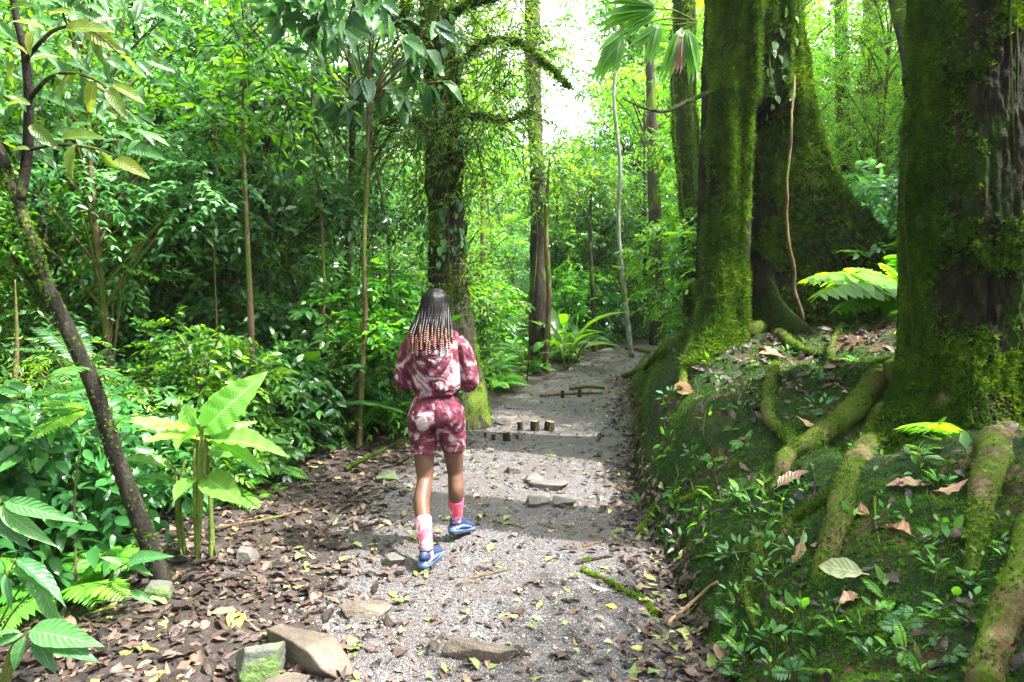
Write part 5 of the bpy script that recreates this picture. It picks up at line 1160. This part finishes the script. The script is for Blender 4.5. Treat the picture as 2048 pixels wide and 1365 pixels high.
M['shoe'] = flatm('shoe_navy', (.012, .022, .07), .6); M['shoe_light'] = flatm('shoe_light_blue', (.07, .12, .27), .45); M['sole'] = flatm('shoe_sole', (.02, .025, .05), .6); M['crease_shade'] = flatm('crease_shade', (.03, .02, .03), .8)  # last colour is the painted shade for hood folds and waist gap

# joints
JL = dict(hip=(-.088, .0, .86), th=(-.086, .012, .66), knee=(-.078, .0, .455), calf=(-.088, -.085, .33), ank=(-.035, -.27, .10))
JR = dict(hip=(.088, .01, .86), th=(.10, .07, .66), knee=(.108, .13, .46), calf=(.116, .125, .34), ank=(.108, .175, .135))
def leg(J, s):
    k = np.array(J['knee']); h_ = np.array(J['hip']); t = np.array(J['th']); c_ = np.array(J['calf']); a_ = np.array(J['ank'])
    return rings([(*h_, .088, .095), (*(h_ * .5 + t * .5), .085, .088), (*t, .075, .078), (*(t * .35 + k * .65 + [0, .004, 0]), .060, .062), (*k, .052, .056), (*(k * .55 + c_ * .45 + [0, -.006, 0]), .051, .056), (*(c_ + np.array([0, -.012, 0])), .053, .058),
                  (*(c_ * .5 + a_ * .5 + [0, -.006, 0]), .042, .045), (*(a_ * .85 + c_ * .15), .032, .037), (*a_, .031, .037), (*(a_ + [0, .005, -.05]), .033, .045)], 24, 60)
def foot(J, yaw, pitch=0):
    a_ = np.array(J['ank']); f = np.array([math.sin(yaw), math.cos(yaw), 0]); b = a_ * [1, 1, 0] + [0, 0, a_[2] - .065]
    return rings([(*(b - f * .035), .02, .03), (*(b - f * .01), .03, .04), (*(b + f * .06), .036, .034), (*(b + f * .13 - [0, 0, .01]), .042, .022), (*(b + f * .18 - [0, 0, .015]), .03, .014)], 16, 20)
def arm(s):
    sh = np.array([s * .155, 0, 1.30]); el = np.array([s * .225, -.015, 1.07]); wr = np.array([s * .12, .20, 1.075])
    out = [tube(spl([sh, sh * .5 + el * .5, el * .97 + wr * .03, el * .5 + wr * .5 + [s * .01, 0, -.005], wr], 30), np.interp(np.linspace(0, 1, 30), [0, .3, .5, .7, 1], [.048, .04, .036, .034, .024]), 16)]
    d = nrm(np.array([-s * .55, .75, .1])); up_ = np.array([0, -.1, 1.]); sd = nrm(np.cross(d, up_)) * s      # palms face in
    pc_ = wr + d * .045
    out.append(tube(spl([wr - d * .01, pc_, wr + d * .085], 10), [.026, .028, .032, .036, .038, .039, .039, .038, .036, .032], 14, np.array([.022, .02, .018, .017, .016, .015, .014, .013, .012, .011])))
    vv = nrm(np.cross(d, sd))
    lat = np.cross(d, nrm(np.cross(d, up_)));
    for q, (o_, ln) in enumerate(((.027, .062), (.009, .072), (-.010, .068), (-.028, .052))):
        b = wr + d * .078 + lat * o_; c1 = b + d * ln * .45; inn = -np.array([s, 0, 0]) * .5 + d * .5
        c2 = c1 + nrm(d * .6 - np.array([s * .8, 0, .0])) * ln * .35; c3 = c2 + nrm(np.array([-s * .9, -.3, 0])) * ln * .28
        out.append(tube(spl([b - d * .015, b, c1, c2, c3], 14), np.linspace(.0092, .0068, 14), 10))
    b = wr + d * .03 + lat * .024
    out.append(tube(spl([b, b + d * .03 + lat * .028, b + d * .058 + lat * .032 - np.array([s * .012, 0, 0])], 12), np.linspace(.012, .0075, 12), 10))
    return out
torso = rings([(0, 0, .80, .13, .09), (0, 0, .86, .165, .112), (0, .0, .92, .16, .105), (0, .005, .99, .122, .086), (0, .008, 1.08, .122, .086), (0, .005, 1.18, .14, .095), (0, 0, 1.27, .150, .09), (0, 0, 1.325, .125, .07), (0, .0, 1.36, .06, .055), (0, .008, 1.40, .052, .054), (0, .02, 1.45, .05, .055)], 32, 60)
head = [ell((0, .015, 1.525), (.072, .090, .088)), ell((0, .045, 1.465), (.055, .060, .065)), ell((0, .108, 1.485), (.012, .016, .02)), ell((.074, .015, 1.49), (.010, .018, .028)), ell((-.074, .015, 1.49), (.010, .018, .028)),
        ell((0, .098, 1.45), (.024, .012, .010)), tube([(0, .095, 1.525), (0, .118, 1.483)], [.007, .012], 8), ell((.03, .085, 1.515), (.018, .014, .010)), ell((-.03, .085, 1.515), (.018, .014, .010))]
remesh("body", [torso, leg(JL, -1), leg(JR, 1), foot(JL, .22), foot(JR, .42)] + head + arm(-1) + arm(1), .0048, M['skin'], 3)

def wr_top(c_):
    x, y, z = c_.T
    f = .010 * fbm(x * 1.0, y * 1.0, z * .55, 9, 3, 5) + .005 * fbm(x * .7 + z * .4, y, z, 24, 2, 9)
    hem = np.exp(-((z - 1.02) / .035) ** 2) * (np.hypot(x, y) < .21)
    f = f + hem * .006 * np.sin(np.arctan2(y, x) * 26 + 3 * np.sin(x * 30))
    f = f - .008 * np.exp(-((z - 1.008) / .009) ** 2) * (np.hypot(x, y) < .2)
    return f
def sleeve(s):
    w = .012 if s > 0 else 0
    return tube(spl([(s * .13, 0, 1.315), (s * .178, -.005, 1.25), (s * (.202 + w), -.012, 1.15), (s * (.205 + w), .0, 1.07), (s * .185, .08, 1.05), (s * .135, .17, 1.06)], 40), np.interp(np.linspace(0, 1, 40), [0, .2, .42, .62, .8, .95, 1], [.055, .060, .056, .064, .058, .042, .034]), 24)
def utube(w, zt, zb, yb, r):
    return tube(spl([(-w * .75, .05, zt + .02), (-w, -.02, zt), (-w * .95, -.085, zt - .05), (-w * .55, yb + .02, (zb + zt) / 2 - .035), (.008, yb, zb), (w * .6, yb + .02, (zb + zt) / 2 - .035), (w, -.085, zt - .05), (w, -.02, zt), (w * .75, .05, zt + .02)], 50), r * np.interp(np.linspace(0, 1, 50), [0, .2, .5, .8, 1], [.55, .8, 1.15, .8, .55]), 14)
top = rings([(0, 0, 1.0, .136, .098), (0, 0, 1.015, .142, .102), (0, -.008, 1.035, .166, .122), (0, -.008, 1.08, .170, .124), (0, -.005, 1.17, .168, .120), (0, -.002, 1.26, .170, .108), (0, 0, 1.315, .145, .088), (0, .0, 1.35, .095, .075), (0, .005, 1.375, .07, .068)], 36, 60)
remesh("hooded_top", [top, sleeve(-1), sleeve(1)], .0055, M['dye'], 2, wr_top)
M['dye3'] = tie_dye('tie_dye_hood', DYE, 9, 5.3)
def wr_hood(c_): x, y, z = c_.T; return .006 * fbm(x, y, z, 14, 3, 33)
hood = remesh("hood", [utube(.132, 1.34, 1.135, -.178, .028), utube(.100, 1.35, 1.20, -.200, .020), utube(.070, 1.355, 1.25, -.205, .017), ell((.005, -.115, 1.26), (.108, .055, .10))], .005, M['dye3'], 2, wr_hood)
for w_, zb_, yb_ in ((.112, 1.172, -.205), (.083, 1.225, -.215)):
    V, F = utube(w_, 1.345, zb_, yb_, .0065); link("fold", mesh("fold", V, F, M['crease_shade']), hood)  # dark raised tubes put the folds' shadow into the hood's colour
V, F = rings([(0, 0, .985, .126, .090), (0, 0, 1.008, .128, .092)], 32, 4); link("waist_shadow_band", mesh("waist_shade_band", V, F, M['crease_shade']), woman).name = "waist_shade_band"  # dark band painted in as the shade between top and shorts

def thigh(J, hem, r0=.098, r1=.078):
    h_ = np.array(J['hip']); t = np.array(J['th']); k = np.array(J['knee']); f = (t[2] - hem) / (t[2] - k[2]); e = t * (1 - f) + k * f
    return rings([(*(h_ + [0, 0, .0]), r0, r0 + .008), (*(h_ * .5 + t * .5), .094, .096), (*t, .088, .090), (*e, r1 + .006, r1 + .010)], 28, 36)
def wr_sh(c_):
    x, y, z = c_.T; f = .0045 * fbm(x * .6, y, z * 1.3, 16, 3, 15)
    f = f + .0035 * np.sin(z * 330 + 4 * np.sin(x * 22)) * np.exp(-((z - .70) / .045) ** 2) * (x < -.02)
    f = f - .007 * np.exp(-(x / .012) ** 2) * (z < .95) * (y < -.05)
    return f
remesh("shorts", [rings([(0, 0, .80, .135, .105), (0, -.005, .84, .178, .132), (0, -.005, .90, .175, .128), (0, 0, .95, .150, .108), (0, 0, .985, .134, .095), (0, 0, 1.0, .131, .093)], 36, 40), thigh(JL, .615), thigh(JR, .635), ell((-.078, -.062, .855), (.088, .082, .095)), ell((.082, -.058, .86), (.088, .082, .095))], .005, M['dye2'], 2, wr_sh)

def sock(J, ztop):
    c_ = np.array(J['calf']); a_ = np.array(J['ank']); f = (ztop - a_[2]) / (c_[2] - a_[2]); t = a_ * (1 - f) + c_ * f + [0, -.008, 0]
    m_ = (t + a_) / 2; V, F = rings([(*t, .052, .058), (*m_, .046, .055), (*a_, .038, .046), (*(a_ + [0, .004, -.045]), .038, .052)], 24, 30); link("sock", mesh("sock", V, F, M['sock']), woman)
sock(JL, .255); sock(JR, .285)
def shoe(J, yaw, ptch):
    a_ = np.array(J['ank']); zg = 0.0
    def xf(V, heel):
        V = np.array(V, float); c_, s_ = math.cos(ptch), math.sin(ptch)      # ptch>0 lifts the heel about the toe
        y = V[:, 1] - .19; z = V[:, 2]; V = np.stack([V[:, 0], .19 + y * c_ + z * s_, -y * s_ + z * c_], -1)
        cy_, sy_ = math.cos(yaw), math.sin(yaw); V = np.stack([V[:, 0] * cy_ + V[:, 1] * sy_, -V[:, 0] * sy_ + V[:, 1] * cy_, V[:, 2]], -1)
        return V + [a_[0], a_[1], zg]
    def horiz(rows, n=22, m=34):
        A = spl(np.array(rows, float), m); P = A[:, :3]; return tube(P, A[:, 3], n, A[:, 4], up=(0, 0, 1))
    # rows along +Y: x, y, z, half width, half height
    up = horiz([(0, -.062, .052, .012, .020), (0, -.054, .064, .032, .044), (0, -.02, .070, .040, .052), (0, .03, .066, .040, .048), (0, .09, .052, .043, .032), (0, .15, .044, .047, .024), (0, .19, .038, .040, .018), (0, .212, .034, .018, .010)])
    sole = horiz([(0, -.078, .030, .018, .014), (0, -.06, .026, .037, .022), (0, .0, .023, .041, .021), (0, .06, .020, .040, .018), (0, .13, .019, .050, .017), (0, .19, .021, .045, .016), (0, .222, .028, .02, .010)])
    out = horiz([(0, -.072, .010, .015, .006), (0, -.055, .006, .034, .008), (0, .05, .006, .038, .007), (0, .13, .006, .047, .007), (0, .2, .010, .04, .006), (0, .218, .014, .018, .004)])
    c0 = empty("shoe", (0, 0, 0)); c0.parent = woman
    for nm, (V, F), mt in (("upper", up, 'shoe'), ("midsole", sole, 'shoe_light'), ("outsole", out, 'sole')): link(nm, mesh(nm, xf(V, 0), F, M[mt]), c0)
    for x_ in (-.046, .046):
        V, F = tube(spl([(x_ * .62, -.064, .036), (x_ * .88, -.02, .052), (x_ * .95, .06, .046), (x_ * 1.0, .13, .036)], 16), np.interp(np.linspace(0, 1, 16), [0, .5, 1], [.008, .011, .006]), 8); link("side_panel", mesh("side_panel", xf(V, 0), F, M['shoe_light']), c0)
    A = [(.036 * math.cos(t), -.018 + .045 * math.sin(t), .104 - .006 * math.sin(t)) for t in np.linspace(0, 2 * math.pi, 20)]
    V, F = tube(np.array(A), .007, 8, cap=False); link("collar", mesh("collar", xf(V, 0), F, M['sole']), c0)
    V, F = tube(spl([(0, -.068, .066), (0, -.066, .09), (0, -.058, .115)], 8), [.010, .011, .012, .012, .011, .010, .008, .006], 8, .004); link("heel_tab", mesh("heel_tab", xf(V, 0), F, M['sole']), c0)
shoe(JL, .22, .04); shoe(JR, .42, .22)

# braids and beads
hr = Acc(); V, F = ell((0, .010, 1.528), (.071, .088, .083), 28); k = V[:, 1] > .07
V[k & (V[:, 2] < 1.56), 1] = .07; hr.add(V, F)
HC = np.array([0, .005, 1.525]); HR_ = np.array([.083, .100, .093])
NB = 48; strings = []
for q in range(NB):
    s = -1 + 2 * (q + .5) / NB; lay_ = q % 3; az = s * R(118)
    def sc_(a, e): return HC + HR_ * 1.07 * np.array([math.sin(a) * math.cos(e), -math.cos(a) * math.cos(e), math.sin(e)])
    o_ = rs.uniform(-.04, .04); ze = 1.385 - .018 * lay_ + rs.uniform(-.04, .03) - .035 * sst(.2, 1, -s) - .01 * sst(.5, 1, s)
    xe = np.interp(s, [-1, -.6, 0, .6, 1], [-.165, -.13, -.01, .095, .128]) + rs.uniform(-.008, .008); ye = np.interp(abs(s), [0, .5, 1], [-.165, -.15, -.055]) - .008 * lay_ + rs.uniform(-.006, .006)
    ye -= .03 * (abs(s) < .7)
    P = spl([sc_(az * .25 + o_, R(86)), sc_(az * .7, R(62)), sc_(az * .95, R(34)), sc_(az, R(5)) + [0, -.004, 0], np.array([xe * .45 + sc_(az, -.3)[0] * .55, sc_(az, -.3)[1] * .6 + ye * .4, 1.455]), (xe, ye, ze)], 60)
    rad = .0062 * (1 + .35 * np.abs(np.sin(np.arange(60) * 1.35))); rad[:4] *= .6
    V, F = tube(P, rad, 6); hr.add(V, F)
    nb = rs.randrange(4, 9); a = Acc(); d = nrm(np.array([(xe) * .12, -.12, -1.]))
    for b in range(nb):
        c_ = P[-1] + d * (.0125 * b) + [0, -.002 * b, 0]
        V = IV * .0; 
        u = np.linspace(0, 2 * math.pi, 8, endpoint=False); Vb, Fb = ell((0, 0, 0), (.0076, .0076, .0064), 9); a.add(Vb + c_, Fb)
    strings.append(a)
hair = link("hair", hr.mesh("hair", M['hair']), woman)
for a in strings: link("bead_string", a.mesh("bead_string", M['bead']), hair)

# ------------------------------------------------------------------ drop prototypes that found no place
def drop(o):
    for ch in list(o.children): drop(ch)
    bpy.data.objects.remove(o)
for kd, lst in PT.items():
    for q, p in enumerate(lst):
        if (kd, q) not in used: drop(p)

# ------------------------------------------------------------------ the damp air between the trees
hv = np.array([(x, y, z) for z in (-3.5, 24) for y in (-30, 62) for x in (-62, 62)], float)
hf = np.array([(0, 2, 3, 1), (4, 5, 7, 6), (0, 1, 5, 4), (2, 6, 7, 3), (0, 4, 6, 2), (1, 3, 7, 5)])
mz, N, L, P, O = mat('haze'); N.remove(P); vol = N.new("ShaderNodeVolumePrincipled"); vol.inputs['Density'].default_value = .0005
vol.inputs['Color'].default_value = (.95, .97, .88, 1); vol.inputs['Anisotropy'].default_value = .3
L.new(vol.outputs[0], O.inputs['Volume'])
tag(link("haze", mesh("haze", hv, hf, mz, smooth=False)), "faint bright haze hanging between the far trees", "haze", kind='stuff')
